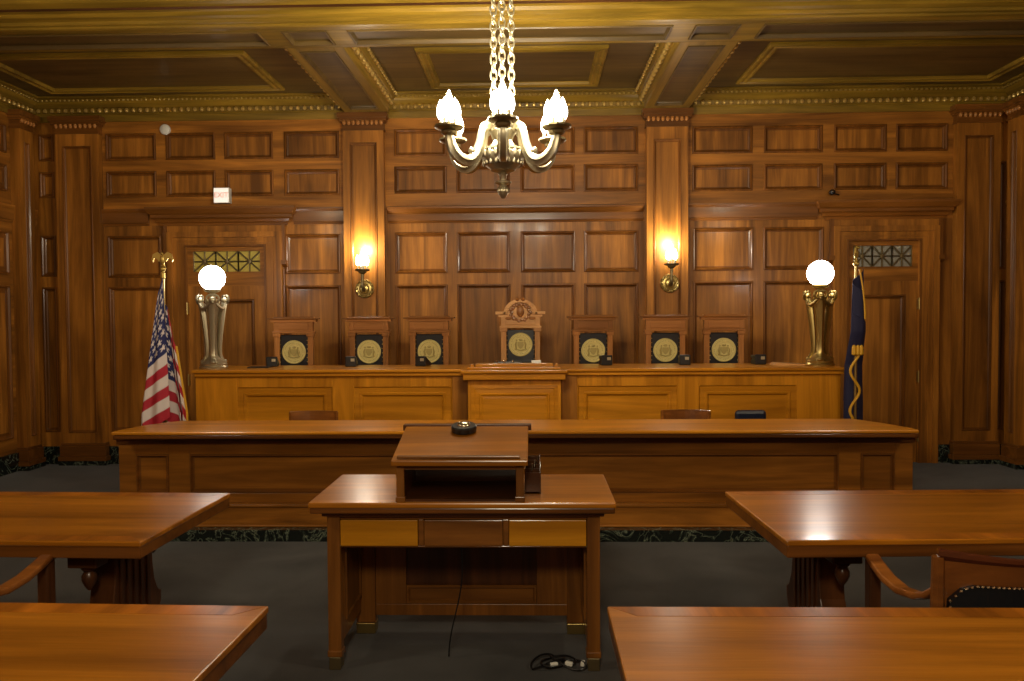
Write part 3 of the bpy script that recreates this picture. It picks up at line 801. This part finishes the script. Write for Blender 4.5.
# ------------------------------------------------------------------ counsel tables
def table(L=2.5, D=.88):
    """far right... origin at the floor under the top's end that faces the aisle; the top runs to -x"""
    t = thing('counsel_table', '', 'table')
    z = .76
    MB().box(-L, 0, 0, D, z-.022, z).build('table_top', M['top'], t, .005)
    w = .075; zz = z+.0006
    MB().prism([(-L+.006, .006), (-.006, .006), (-.006-w, .006+w), (-L+.006+w, .006+w)], zz-.002, zz, 'xy').prism([(-L+.006, D-.006), (-L+.006+w, D-.006-w), (-.006-w, D-.006-w), (-.006, D-.006)], zz-.002, zz, 'xy').build('veneer_border', M['border'], t)
    MB().box(-L+.004, -.004, .004, D-.004, z-.070, z-.020).build('top_edge', M['top_dark'], t, .004)
    for xo in (-.30, -L+.30):
        s = 1 if xo > -1 else -1
        # lyre-shaped trestle end: outline in y-z, thin in x
        c = .41
        half = [(.155, z-.062), (.155, .60), (.16, .50), (.175, .42), (.20, .37), (.225, .345), (.235, .35), (.235, .30), (.21, .25), (.20, .15), (.24, .08), (.32, .05), (.33, .0)]
        o = [(c+a_, b_) for a_, b_ in half] + [(c-a_, b_) for a_, b_ in reversed(half)]
        xa, xb = min(xo-s*.06, xo+s*.05), max(xo-s*.06, xo+s*.05)
        p = MB().prism(o, xa, xb, 'yz').build('pedestal', M['dark_v'], t, .006)
        g = MB()
        xf = xo+s*.05
        for k in range(5): g.box(min(xf, xf+s*.008), max(xf, xf+s*.008), c-.13+k*.056, c-.10+k*.056, .12, z-.10)
        g.build('fluting', M['dark_v'], p, .003)
        MB().box(xa-.01, xb+.01, .10, D-.10, z-.10, z-.063).build('top_bearer', M['dark_x'], p, .006)
        for yy, e in ((.15, 1), (D-.20, -1)):
            q = MB().box(xa-.012, xb+.004, yy-.045, yy+.045, z-.145, z-.062).build('corner_block', M['dark_x'], t, .006)
            MB().lathe([(.020, z-.145), (.032, z-.155), (.020, z-.168), (.030, z-.185), (.030, z-.205), (.020, z-.228), (.008, z-.245), (.002, z-.25)], ((xa+xb)/2, yy, 0), 'z', 14).build('drop_finial', M['dark_v'], q, smooth=True)
    MB().box(-L+.35, -.35, D/2-.03, D/2+.03, .12, .20).build('stretcher', M['dark_x'], t, .006)
    return t
g = 'long mahogany counsel tables'
t1 = table(); t1.location = (-1.562, 3.11, 0); t1.rotation_euler = (0, 0, -.03)
t2 = copy_tree(t1); t2.location = (.958, 3.115+.90, 0); t2.rotation_euler = (0, 0, PI+.035)
t3 = copy_tree(t1); t3.location = (-.845, 1.54, 0)
t4 = copy_tree(t1); t4.location = (.222, 1.545+.88, 0); t4.rotation_euler = (0, 0, PI)
for o, lb in ((t1, 'varnished table in the middle row, left of the lectern desk, reflecting the striped flag'),
              (t2, 'varnished table in the middle row, right of the lectern desk, an armchair beside it'),
              (t3, 'table top nearest the camera in the bottom left corner of the photo'),
              (t4, 'table top nearest the camera in the bottom right corner of the photo')):
    o['label'] = lb; o['group'] = g

# ------------------------------------------------------------------ the lectern desk
def desk():
    t = thing('lectern_desk', 'mahogany desk with three drawers and brass feet in the centre aisle', 'desk', (-.327, 3.60, 0))
    z = .80
    MB().box(-.705, .70, 0, .66, z-.026, z).build('desk_top', M['top'], t, .006)
    MB().box(-.70, .695, .006, .655, z-.052, z-.024).box(-.655, .65, .045, .62, z-.075, z-.050).build('top_moulding', M['top_dark'], t, .006)
    # apron frame and drawers
    MB().box(-.625, .62, .075, .10, z-.094, z-.075).box(-.625, .62, .075, .10, z-.226, z-.218).box(-.21, -.184, .072, .10, z-.218, z-.094).box(.184, .21, .072, .10, z-.218, z-.094).box(-.60, .60, .10, .13, z-.216, z-.08).build('apron', M['desk_x'], t, .003)
    for a, b_, mt in ((-.575, -.21, 'maple'), (-.184, .184, 'desk_x'), (.21, .570, 'maple')):
        d = MB().box(a+.002, b_-.002, .066, .10, z-.217, z-.096).build('drawer', M[mt], t, .003)
    for s in (-1, 1):
        x0, x1 = (-.636, -.575) if s < 0 else (.570, .631)
        MB().box(x0, x1, .065, .125, .06, z-.075).box(x0-.004, x1+.004, .060, .130, .06, .09).build('leg', M['desk_v'], t, .005)
        xi0, xi1 = (-.605, -.575) if s < 0 else (.570, .600)
        sp = MB().box(xi0, xi1, .12, .52, .12, z-.075).build('side_panel', M['desk_v'], t, .003)
        MB().sweep_rect((xi1 if s < 0 else xi0, .16, .20), (0, 1, 0), (0, 0, 1), (1 if s < 0 else -1, 0, 0), .32, .44, [(0, 0), (.004, .008), (.014, .008), (.022, .001), (.03, .001)]).build('panel', M['desk_v'], sp)
        y0, y1 = (-.60, -.50) if s < 0 else (.495, .595)
        MB().box(y0, y1, .50, .56, .055, z-.075).build('leg', M['desk_v'], t, .005)
        MB().box(x0+.003, x1-.003, .062, .128, 0, .06).build('brass_foot', M['old_brass'], t, .003)
        MB().box(y0+.0, y1-.0, .49, .565, 0, .055).build('brass_foot', M['brass'], t, .003)
    # modesty panel at the back
    b = MB().box(-.50, .50, .53, .545, .10, z-.075)
    mp = b.build('modesty_panel', M['dark_v'], t)
    MB().box(-.50, .50, .51, .53, .09, .15).box(-.50, -.34, .51, .53, .15, z-.08).box(.34, .50, .51, .53, .15, z-.08).box(-.34, .34, .51, .53, z-.16, z-.08).build('panel_frame', M['desk_v'], mp, .003)
    MB().sweep_rect((-.34, .51, .15), (1, 0, 0), (0, 0, 1), (0, -1, 0), .68, .10, [(0, 0), (.004, .006), (.012, .006), (.02, -.008), (.024, -.008)]).build('rail_panel', M['desk_x'], mp)
    return t
desk()
def lectern():
    t = thing('lectern', 'wooden tabletop lectern with sloped lid and dark open shelf, on the desk', 'lectern', (-.336, 3.625, .80))
    w = .285; d = .42
    for s in (-1, 1):
        x0, x1 = (-w, -w+.022) if s < 0 else (w-.022, w)
        MB().prism([(0, 0), (d, 0), (d, .266), (0, .178)], x0, x1, 'yz').build('side_panel', M['desk_v'], t, .002)
        xa, xb = (-w-.006, -w+.03) if s < 0 else (w-.03, w+.006)
        MB().box(xa, xb, -.012, .012, 0, .165).box(xa-.004, xb+.004, -.016, .012, 0, .025).build('post', M['desk_v'], t, .003)
    MB().box(-w+.02, w-.02, d-.02, d, 0, .24).build('back_panel', M['dark_x'], t)
    MB().box(-w+.02, w-.02, .0, d, 0, .012).build('shelf', M['dark_x'], t)
    MB().box(-w+.02, w-.02, -.006, .014, .148, .178).build('front_rail', M['desk_x'], t, .002)
    dn = MB()
    for k in range(40): dn.box(-w+.012+k*.0143, -w+.020+k*.0143, -.014, -.004, .166, .177)
    dn.build('dentil_strip', M['desk_x'], t)
    # sloped lid
    sl = (.255-.165)/d
    y0, y1 = -.045, .40
    z0, z1 = .178+sl*y0+.002, .178+sl*y1+.002
    z1 -= .0
    MB().prism([(y0, z0), (y1, z1), (y1, z1+.026), (y0, z0+.026)], -.31, .31, 'yz').build('lid', M['top'], t, .005)
    MB().prism([(y0+.015, z0+.033), (y0+.035, z0+.037), (y0+.035, z0+.048), (y0+.015, z0+.044)], -.285, .275, 'yz').build('book_stop', M['desk_x'], t, .003)
    MB().box(-.325, .325, .40, .45, z1+.002, z1+.034).build('back_ledge', M['dark_x'], t, .005)
    return t
lectern()
# small black device on the lid
t = thing('conference_microphone', 'small black round device with pale domed top, on the lectern lid', 'microphone', (-.345, 3.95, 1.075), 0)
MB().lathe([(.052, 0), (.062, .006), (.064, .028), (.058, .034), (.002, .034)], (0, 0, 0), 'z', 24).build('base', M['black'], t, smooth=True)
MB().lathe([(.034, .034), (.034, .038), (.028, .046), (.016, .051), (.002, .052)], (0, 0, 0), 'z', 20).build('domed_top', M['chrome'], t, smooth=True)
t.rotation_euler = (.2, 0, 0)
# wire organiser at the lectern's right side
t = thing('desk_organizer', 'dark stepped letter organizer standing right of the lectern', 'organizer', (-.018, 3.79, .80))
b = MB()
for k in range(5): b.box(-.022, .048, .0+k*.045, .006+k*.045, .0, .10+.012*k)
b.box(-.026, -.020, -.005, .20, 0, .12).build('divider_rack', M['dark_x'], t)
MB().prism([(-.005, 0), (.20, 0), (.20, .155), (.15, .14), (.10, .135), (.05, .115), (-.005, .10)], .046, .052, 'yz').build('side_panel', M['dark_v'], t)
MB().box(-.02, .046, .0, .2, .0, .008).build('base', M['dark_x'], t)
pn = MB()
for k in range(3): pn.tube([(.0+.015*k, .03+.05*k, .02), (.012+.012*k, .025+.05*k, .14+.01*k)], .004, 6)
pn = pn.build('pen_clips', M['chrome'], t)
# cord hanging under the desk and the tangle of cables on the carpet
pts = []
for k in range(26):
    u = k/25; pts.append((-.345+.02*math.sin(u*5)-.05*u, 3.70+.10*u, .60-.60*u+.006 if u < .98 else .008))
t = thing('power_cord', 'thin black cord hanging down under the desk, white plug at top', 'cord')
MB().tube(pts, .0035, 6).build('cable', M['black'], t, smooth=True)
MB().box(-.352, -.332, 3.69, 3.71, .575, .602).build('plug', M['white'], t, .003)
t = thing('cable_tangle', 'loose tangle of black cables with white plugs by the right desk foot', 'cable')
pts = []
for k in range(90):
    u = k/89; a = u*PI*7
    pts.append((.03+.16*u+.07*math.cos(a), 3.72+.05*math.sin(a*1.3)+.03*math.cos(a*.5), .008+.018*abs(math.sin(a*.9))))
MB().tube(pts, .005, 6).build('cable', M['black'], t, smooth=True)
for x, y, r_ in ((.09, 3.69, .3), (.16, 3.70, -.5), (.225, 3.705, 1.4)):
    q = MB().box(-.018, .018, -.009, .009, 0, .018).build('plug', M['white'], t, .003); q.location = (x, y, .01); q.rotation_euler = (0, 0, r_)

# ------------------------------------------------------------------ globe lamps on the bench
def globe_lamp(metal):
    t = thing('globe_lamp', '', 'lamp')
    MB().lathe([(.128, 0), (.132, .015), (.12, .03), (.124, .045), (.11, .06), (.08, .075), (.06, .10), (.05, .11)], (0, 0, 0), 'z', 28).build('base', metal, t, smooth=True)
    MB().lathe([(.05, .10), (.036, .14), (.030, .30), (.042, .50), (.06, .60), (.07, .64), (.03, .66), (.024, .69), (.03, .70), (.022, .71), (.055, .722), (.072, .732), (.078, .745), (.072, .755), (.02, .756)], (0, 0, 0), 'z', 24).build('stem', metal, t, smooth=True)
    for k in range(3):
        a = -PI/2 + 2*PI*k/3; ca, sa = math.cos(a), math.sin(a)
        pts = [(r*ca, r*sa, z) for r, z in ((.095, .06), (.068, .12), (.062, .20), (.072, .34), (.088, .48), (.103, .57), (.122, .62))]
        lg = MB().tube(*smooth_path(pts, [.026, .022, .023, .027, .032, .033, .026]), 12, flute=5, amp=.16).build('leg', metal, t, smooth=True)
        h = MB()
        h.ball((.132*ca, .132*sa, .645), .038, 1, 1, .9, 10, 8)
        for sgn in (-1, 1):   # little rams' horns
            c0 = Vector((.132*ca, .132*sa, .66)); tv = Vector((-sa, ca, 0))*sgn
            pts = [c0 + tv*(.022+.034*math.cos(q)) + Vector((0, 0, .032*math.sin(q))) for q in [PI*.9-i*.55 for i in range(9)]]
            h.tube(pts, .012, 6)
        h.ball((.150*ca, .150*sa, .625), .018)
        MB().ball((.100*ca, .100*sa, .062), .034, 1.1, 1.1, .7, 8, 6).build('foot', metal, lg, smooth=True)
        h.build('ram_head', metal, lg, smooth=True)
    g = MB()
    for k in range(3):          # garlands slung between the heads
        a0, a1 = -PI/2+2*PI*k/3, -PI/2+2*PI*(k+1)/3
        pts = []
        for i in range(9):
            u = i/8; a = a0+(a1-a0)*u; r = .132-.035*math.sin(PI*u); pts.append((r*math.cos(a), r*math.sin(a), .64-.075*math.sin(PI*u)))
        g.tube(pts, [.008+.009*math.sin(PI*i/8) for i in range(9)], 8)
    g.build('garland', metal, t, smooth=True)
    MB().lathe([(.001, .738)]+[(.119*math.sin(PI*k/18), .857-.119*math.cos(PI*k/18)) for k in range(1, 18)]+[(.001, .976)], (0, 0, 0), 'z', 32).build('globe', M['globe'], t, smooth=True)
    return t
l1 = globe_lamp(M['pewter']); l1.location = (-3.035, 7.52, BT); l1.rotation_euler = (0, 0, .38)
l1['label'] = "silvery three-legged globe lamp on the bench's left end, beside the striped flag"; l1['group'] = 'globe lamps on the bench ends'
l2 = copy_tree(l1); l2.location = (2.672, 7.52, BT); l2.rotation_euler = (0, 0, -.30)
l2['label'] = "brassy three-legged globe lamp on the bench's right end, beside the navy flag"
def retint(o):
    if o.type == 'MESH' and o.data.materials[0] == M['pewter']:
        o.data = o.data.copy(); o.data.materials[0] = M['brass']
    for c in o.children: retint(c)
retint(l2)

# ------------------------------------------------------------------ sconces
def bulb_cluster(parent, cx, cy, cz, r, n=5, tall=True):
    """ring of candle bulbs on sleeves with one tall bulb in the middle"""
    sites = [(cx+r*math.cos(2*PI*k/n+.5), cy+r*math.sin(2*PI*k/n+.5), 0.) for k in range(n)]
    if tall: sites.append((cx, cy, .055))
    for x, y, d in sites:
        s = MB().lathe([(.010, 0), (.013, .004), (.010, .01), (.009, .045+d), (.012, .048+d)], (x, y, cz), 'z', 8).build('candle_sleeve', M['pewter'], parent)
        MB().lathe([(.008, .04+d), (.020, .062+d), (.024, .088+d), (.020, .118+d), (.009, .148+d), (.001, .162+d)], (x, y, cz), 'z', 8).build('bulb', M['bulb'], s, smooth=True)
def sconce():
    t = thing('wall_sconce', '', 'wall lamp')
    MB().lathe([(.098, 0), (.104, -.012), (.096, -.022), (.084, -.018), (.078, -.026), (.058, -.030), (.048, -.022), (.042, -.034), (.022, -.042), (.002, -.044)], (0, 0, 0), 'y', 28, 14, .03).build('backplate', M['brass'], t, smooth=True)
    r = MB()
    for k in range(12):
        a = 2*PI*k/12; r.ball((.086*math.cos(a), -.024, .086*math.sin(a)), .013)
    r.build('rosettes', M['brass'], t, smooth=True)
    MB().tube(*smooth_path([(0, -.03, 0), (0, -.075, -.015), (0, -.115, .01), (0, -.125, .06), (0, -.125, .115), (0, -.125, .16)], [.02, .022, .018, .014, .016, .02]), 10).build('arm', M['old_brass'], t, smooth=True)
    c = MB().lathe([(.016, .15), (.03, .165), (.045, .17), (.04, .18), (.075, .19), (.082, .20), (.080, .208), (.002, .206)], (0, -.125, 0), 'z', 24).build('drip_tray', M['old_brass'], t, smooth=True)
    bulb_cluster(c, 0, -.125, .205, .052, 4, True)
    return t
s1 = sconce(); s1.location = (-1.855, YB-.08, 1.955); s1['label'] = 'brass candle wall sconce on the left inner pilaster'; s1['group'] = 'brass wall sconces'
s2 = copy_tree(s1); s2.location = (1.50, YB-.08, 1.99); s2['label'] = 'brass candle wall sconce on the right inner pilaster'
for s in (s1, s2):
    point('sconce_glow', s.location + Vector((0, -.125, .43)), P_SCONCE, .05, (1, .90, .72))

# ------------------------------------------------------------------ chandelier
def chandelier():
    X, Y, Z = -.18, 5.0, 2.76
    t = thing('chandelier', 'bronze six-armed candle chandelier hanging on three chains', 'chandelier', (X, Y, Z))
    b = MB()
    b.lathe([(.002, -.385), (.016, -.378), (.032, -.35), (.034, -.325), (.022, -.30), (.05, -.29), (.052, -.28), (.02, -.27), (.024, -.24), (.035, -.225), (.075, -.212), (.082, -.20), (.11, -.18), (.13, -.145), (.135, -.11), (.128, -.10), (.136, -.09), (.12, -.075), (.075, -.06), (.06, -.03), (.07, .0), (.085, .03), (.07, .06), (.035, .08), (.028, .16), (.045, .19), (.03, .22), (.002, .23)], (0, 0, 0), 'z', 36)
    body = b.build('body', M['pewter'], t, smooth=True)
    r = MB()
    for k in range(20):
        a = 2*PI*k/20; r.ball((.128*math.cos(a), .128*math.sin(a), -.115), .018, .8, .8, 1.6, 6, 6)
        r.ball((.118*math.cos(a), .118*math.sin(a), -.165), .014, .8, .8, 1.5, 6, 6)
    for k in range(10):
        a = 2*PI*k/10; r.ball((.03*math.cos(a), .03*math.sin(a), -.335), .01, 1, 1, 1.8, 6, 6)
    r.build('leaf_band', M['pewter'], body, smooth=True)
    for k in range(6):
        a = -PI/2 + PI/3*k + .04; ca, sa = math.cos(a), math.sin(a)
        pr = [(.055, .02), (.085, .06), (.118, .055), (.140, .01), (.158, -.065), (.195, -.14), (.245, -.172), (.30, -.16), (.345, -.115), (.366, -.06), (.37, -.03)]
        arm = MB().tube(*smooth_path([(q*ca, q*sa, z) for q, z in pr], [.020, .026, .027, .027, .029, .031, .032, .031, .029, .026, .022]), 18, flute=6, amp=.14).build('arm', M['pewter'], t, smooth=True)
        MB().ball((.125*ca, .125*sa, .035), .03).build('scroll', M['pewter'], arm, smooth=True)
        MB().ball((.215*ca, .215*sa, -.110), .025).build('scroll', M['pewter'], arm, smooth=True)
        cx, cy = .37*ca, .37*sa
        cup = MB().lathe([(.022, -.035), (.045, -.025), (.05, -.012), (.04, -.004), (.078, .004), (.088, .014), (.086, .026), (.07, .022), (.002, .022)], (cx, cy, 0), 'z', 24, 12, .03).build('drip_tray', M['old_brass'], arm, smooth=True)
        bulb_cluster(cup, cx, cy, .02, .052, 5, True)
        point('chandelier_glow', (X+cx, Y+cy, Z+.245), P_CHAND, .05, (1, .90, .68))
    # three chains up to a ceiling hook plate
    for dx, dy in ((-.055, .02), (.0, -.045), (.055, .02)):
        c = MB(); z = .20; k = 0
        while z < CZ-Z-.04:
            pts = []
            for i in range(12):
                q = 2*PI*i/12; u, w = .018*math.cos(q), .034*math.sin(q)
                pts.append((dx+(u if k % 2 else u*.35), dy+(u*.35 if k % 2 else u), z+.034+w))
            c.tube(pts, .0065, 6, True); z += .050; k += 1
        c.build('chain', M['pewter'], t, smooth=True)
    MB().lathe([(.03, .19), (.07, .195), (.07, .21), (.03, .215)], (0, 0, 0), 'z', 20).build('chain_plate', M['old_brass'], t, smooth=True)
    MB().lathe([(.12, CZ-Z), (.12, CZ-Z-.02), (.06, CZ-Z-.05), (.02, CZ-Z-.06)], (0, 0, 0), 'z', 24).build('ceiling_rose', M['old_brass'], t, smooth=True)
chandelier()

# ------------------------------------------------------------------ flags
def star_at(u, v):
    """fields of the canton: nine rows of stars, u,v in 0..1 over the canton"""
    row = int(round(v*10-1)); vy = (row+1)/10
    if row < 0 or row > 8: return False
    off = 1/12 if row % 2 == 0 else 2/12
    col = round((u-off)*6); cnt = 6 if row % 2 == 0 else 5
    if col < 0 or col >= cnt: return False
    du = (u-off-col/6)*.36; dv = (v-vy)*.5385
    r = math.hypot(du, dv); a = math.atan2(du, -dv)
    lim = .024*(.72+.28*math.cos(5*a))
    return r < lim
def eagle(t, z):
    b = MB().ball((0, 0, z), .028).lathe([(.012, z+.02), (.02, z+.03), (.010, z+.04)], (0, 0, 0), 'z', 10)
    b.ball((0, 0, z+.085), .026, .9, .8, 1.9, 10, 8).ball((0, -.012, z+.140), .015, 1, 1.2, 1).tube([(0, -.026, z+.14), (0, -.042, z+.132)], [.006, .001], 6)
    for s in (-1, 1):
        b.prism([(s*.01, z+.125), (s*.045, z+.155), (s*.085, z+.135), (s*.098, z+.085), (s*.088, z+.065), (s*.075, z+.10), (s*.05, z+.095), (s*.035, z+.07), (s*.012, z+.075)], -.008, .008)
        b.tube([(s*.01, 0, z+.05), (s*.012, -.005, z+.025)], .006, 6)
    b.prism([(-.012, z+.05), (.012, z+.05), (.03, z+.005), (-.03, z+.005)], .004, .012)
    return b.build('eagle_finial', M['gold_leaf'], t, smooth=True)
def us_flag():
    t = thing('striped_flag', "red, white and blue striped flag with stars, eagle finial, left of the bench", 'flag', (-3.330, 7.14, 0), 0)
    MB().tube([(0, 0, .05), (0, 0, 2.08)], .014, 12).build('pole', M['brass'], t, smooth=True)
    MB().lathe([(.15, 0), (.15, .02), (.09, .04), (.03, .06), (.018, .10)], (0, 0, 0), 'z', 24).build('stand', M['brass'], t, smooth=True)
    MB().lathe([(.016, 2.00), (.022, 2.01), (.022, 2.05), (.012, 2.06)], (0, 0, 0), 'z', 12).build('collar', M['gold_leaf'], t)
    eagle(t, 2.085)
    NU, NV = 230, 150; H, DROP, ZT = 1.28, .64, 2.03
    def pos(u, v):
        d = v*H + DROP*u**.9
        A = .012 + .165*min(1, d/1.25)
        # plan path: first leftwards, then folded back to the right
        if u < .28:
            x = .38-1.33*math.sin(u/.28*PI/2)
            y = -.30-.25*math.sin(u/.28*PI) + .12*math.sin(u*50+v*2)
        else:
            w = (u-.28)/.72
            if w < .2: x = -.95 + 1.5*math.sin(w/.2*PI/2)
            else: x = .55 + .45*(w-.2)/.8 + .16*math.sin((w-.2)*13)*(1-w)
            y = -.1+.5*min(1, w*5)+.20*math.sin(w*PI*4+.6)*min(1, w*3) - .2*w
        xx = x*A*(1.12 if x < 0 else .95); yy = y*A
        return (xx, yy-(.016 if u < .28 else 0), ZT-d)
    v = [pos(i/NU, j/NV) for j in range(NV+1) for i in range(NU+1)]
    f = [(j*(NU+1)+i, j*(NU+1)+i+1, (j+1)*(NU+1)+i+1, (j+1)*(NU+1)+i) for j in range(NV) for i in range(NU)]
    me = bpy.data.meshes.new('cloth'); me.from_pydata(v, [], f)
    ca = me.color_attributes.new('dye', 'FLOAT_COLOR', 'POINT')
    RED, WHITE, BLUE = srgb(178, 28, 48), srgb(224, 212, 208), srgb(28, 34, 92)
    k = 0
    for j in range(NV+1):
        for i in range(NU+1):
            u, w = i/NU, j/NV
            if u < .42 and w < 7/13: c = WHITE if star_at(u/.42, w/(7/13)) else BLUE
            else: c = RED if int(min(w, .999)*13) % 2 == 0 else WHITE
            ca.data[k].color = c; k += 1
    me.materials.append(M['flag'])
    for p in me.polygons: p.use_smooth = True
    o = bpy.data.objects.new('cloth', me); C.objects.link(o); o.parent = t
    so = o.modifiers.new('thick', 'SOLIDIFY'); so.thickness = .003
    fr = MB(); e1 = [pos(1, j/40) for j in range(41)]; e2 = [pos(1-i/60*.5, 1) for i in range(1, 61)]
    fr.tube(e1+e2, .015, 6); fr.build('fringe', M['fringe'], t, smooth=True)
us_flag()
def state_flag():
    t = thing('navy_flag', 'furled navy blue flag with gold fringe before the right door', 'flag', (2.85, 7.14, 0), 0)
    MB().tube([(0, 0, .05), (0, 0, 2.08)], .013, 12).build('pole', M['brass'], t, smooth=True)
    MB().lathe([(.15, 0), (.15, .02), (.09, .04), (.03, .06), (.018, .10)], (0, 0, 0), 'z', 24).build('stand', M['brass'], t, smooth=True)
    f_ = eagle(t, 2.085); f_.rotation_euler = (0, 0, 1.1)
    NU, NV = 140, 60; H, DROP, ZT = 1.05, .85, 2.04
    def pos(u, v):
        d = v*H+DROP*u**.95
        A = .054+.036*min(1, d/1.2)
        x = .82*math.cos(u*PI*7+.3) + .14*math.sin(u*40) + .05
        y = .85*math.sin(u*PI*7+.3) + .12*math.cos(u*47) + .2
        back = -.055 + .112*min(1, max(0, (d-.55)/.30))
        return (x*A+.004, y*A*.55+back, ZT-d)
    v = [pos(i/NU, j/NV) for j in range(NV+1) for i in range(NU+1)]
    f = [(j*(NU+1)+i, j*(NU+1)+i+1, (j+1)*(NU+1)+i+1, (j+1)*(NU+1)+i) for j in range(NV) for i in range(NU)]
    o = MB().add(v, f).build('cloth', M['navy'], t, smooth=True)
    so = o.modifiers.new('thick', 'SOLIDIFY'); so.thickness = .003
    fr = MB()
    fr.tube([(-.012+.02*math.sin(k*.9), -.035, 1.12-.018*k) for k in range(0)] or [(.014, -.045, 2.03), (.026, -.070, 1.90), (.040, -.085, 1.74), (.046, -.085, 1.60)], .008, 6)
    pts = []
    for k in range(30):
        u = k/29; pts.append((-.015+.042*math.sin(u*PI*3.4+1.5), -.028+.006*math.cos(u*9), 1.32-.60*u))
    fr.tube(pts, .012, 6)
    for x in (-.028, .005, .034): fr.lathe([(.010, 1.37), (.019, 1.35), (.021, 1.29), (.012, 1.28)], (x, -.035, 0), 'z', 8)
    fr.build('fringe', M['fringe'], t, smooth=True)
state_flag()

# ------------------------------------------------------------------ small things on the judges' bench
def phone(x, y, rz, lb, sc_=.62):
    t = thing('desk_phone', lb, 'telephone', (x, y, BT), rz, "dark desk phones on the judges' bench")
    MB().prism([(-.09, 0), (.09, 0), (.09, .03), (-.07, .098), (-.09, .098)], -.085*sc_, .085*sc_, 'yz').build('body', M['black'], t, .008)
    MB().box(-.085*sc_, -.035*sc_, -.075, .085, .055, .088).build('handset', M['black'], t, .012)
    MB().box(.0, .06*sc_, -.093, -.083, .05, .078).build('screen', M['paper'] if False else M['pewter'], t, .002)
    return t
dim = lambda px, y: ((px-532.8)/800)*y
phone(-2.335-.22, 7.78, .2, "dark phone at the leftmost judge's chair, on its left")
phone(-1.77, 7.76, .1, "dark phone before the judge's chair below the left wall sconce")
phone(-1.07, 7.76, -.2, "dark phone overlapping the gold seal of the third chair from the left")
phone(.70, 7.76, .1, "dark phone just right of the seal on the chair right of the middle")
phone(1.46, 7.76, -.1, "dark phone at the right edge of the chair below the right wall sconce")
phone(2.17, 7.76, .0, "dark phone right of the rightmost judge's chair")
t = thing('closed_book', "flat closed folder on the bench beside the left globe lamp", 'folder', (-2.62, 7.60, BT), .08)
MB().box(-.10, .10, -.08, .08, 0, .010).build('cover', M['black'], t, .002); MB().box(-.095, .097, -.075, .075, .002, .008).build('pages', M['paper'], t)
t = thing('open_folder', "pale papers lying on the bench near the right globe lamp", 'papers', (2.42, 7.66, BT), -.05)
MB().prism([(-.16, 0), (.16, 0), (.14, .008), (-.12, .022)], -.1, .1).build('sheets', M['pale'], t)
t = thing('name_plate', "small white card on the bench before the arched middle chair", 'card', (.03, 7.52, BT+.0), 0)
MB().prism([(-.01, 0), (.02, 0), (.006, .062)], -.045, .045, 'yz').build('card', M['white'], t)
t = thing('microphone_row', "low black microphone bar with silver knobs on the bench's middle", 'microphone', (-.24, 7.55, BT))
b = MB().box(-.13, .13, -.03, .03, 0, .05).build('body', M['black'], t, .01)
for x in (-.10, -.03, .05): MB().ball((x, -.03, .055), .012).build('knob', M['chrome'], t, smooth=True)

# ------------------------------------------------------------------ things on the back wall
t = thing('exit_sign', 'small glowing exit sign above the left door', 'sign', (-3.442, YB-.05, 3.000))
MB().box(-.088, .088, -.03, .05, -.085, .085).build('housing', M['white'], t, .004)
MB().box(-.080, .080, -.034, -.030, -.078, .078).build('lit_face', M['sign'], t)
cu = bpy.data.curves.new('lettering', 'FONT'); cu.body = 'EXIT'; cu.size = .078; cu.offset = .002; cu.align_x = 'CENTER'; cu.align_y = 'CENTER'; cu.extrude = .001
cu.materials.append(M['sign_red']); tmp = bpy.data.objects.new('lettering_curve', cu); lo = bpy.data.objects.new('lettering', bpy.data.meshes.new_from_object(tmp)); bpy.data.objects.remove(tmp); C.objects.link(lo); lo.parent = t; lo.location = (0, -.036, 0); lo.rotation_euler = (PI/2, 0, 0)
t = thing('smoke_detector', 'round white detector high on the wall left of the exit sign', 'detector', (-4.085, YB, 3.745))
MB().lathe([(.058, .0), (.060, -.012), (.056, -.03), (.04, -.042), (.002, -.044)], (0, 0, 0), 'y', 24).build('housing', M['white'], t, smooth=True)
t = thing('security_camera', 'tiny black camera above the right door cap', 'camera', (3.26, YB-.05, 2.965))
MB().lathe([(.03, .0), (.032, -.02), (.026, -.05), (.012, -.06), (.002, -.06)], (0, 0, 0), 'y', 16).build('housing', M['black'], t, smooth=True)
MB().ball((-.004, -.058, .004), .010).build('lens', M['chrome'], t); MB().tube([(.0, 0, 0), (.10, .045, -.02)], .006, 6).tube([(0, 0, 0), (0, .05, 0)], .012, 8).build('bracket', M['black'], t)
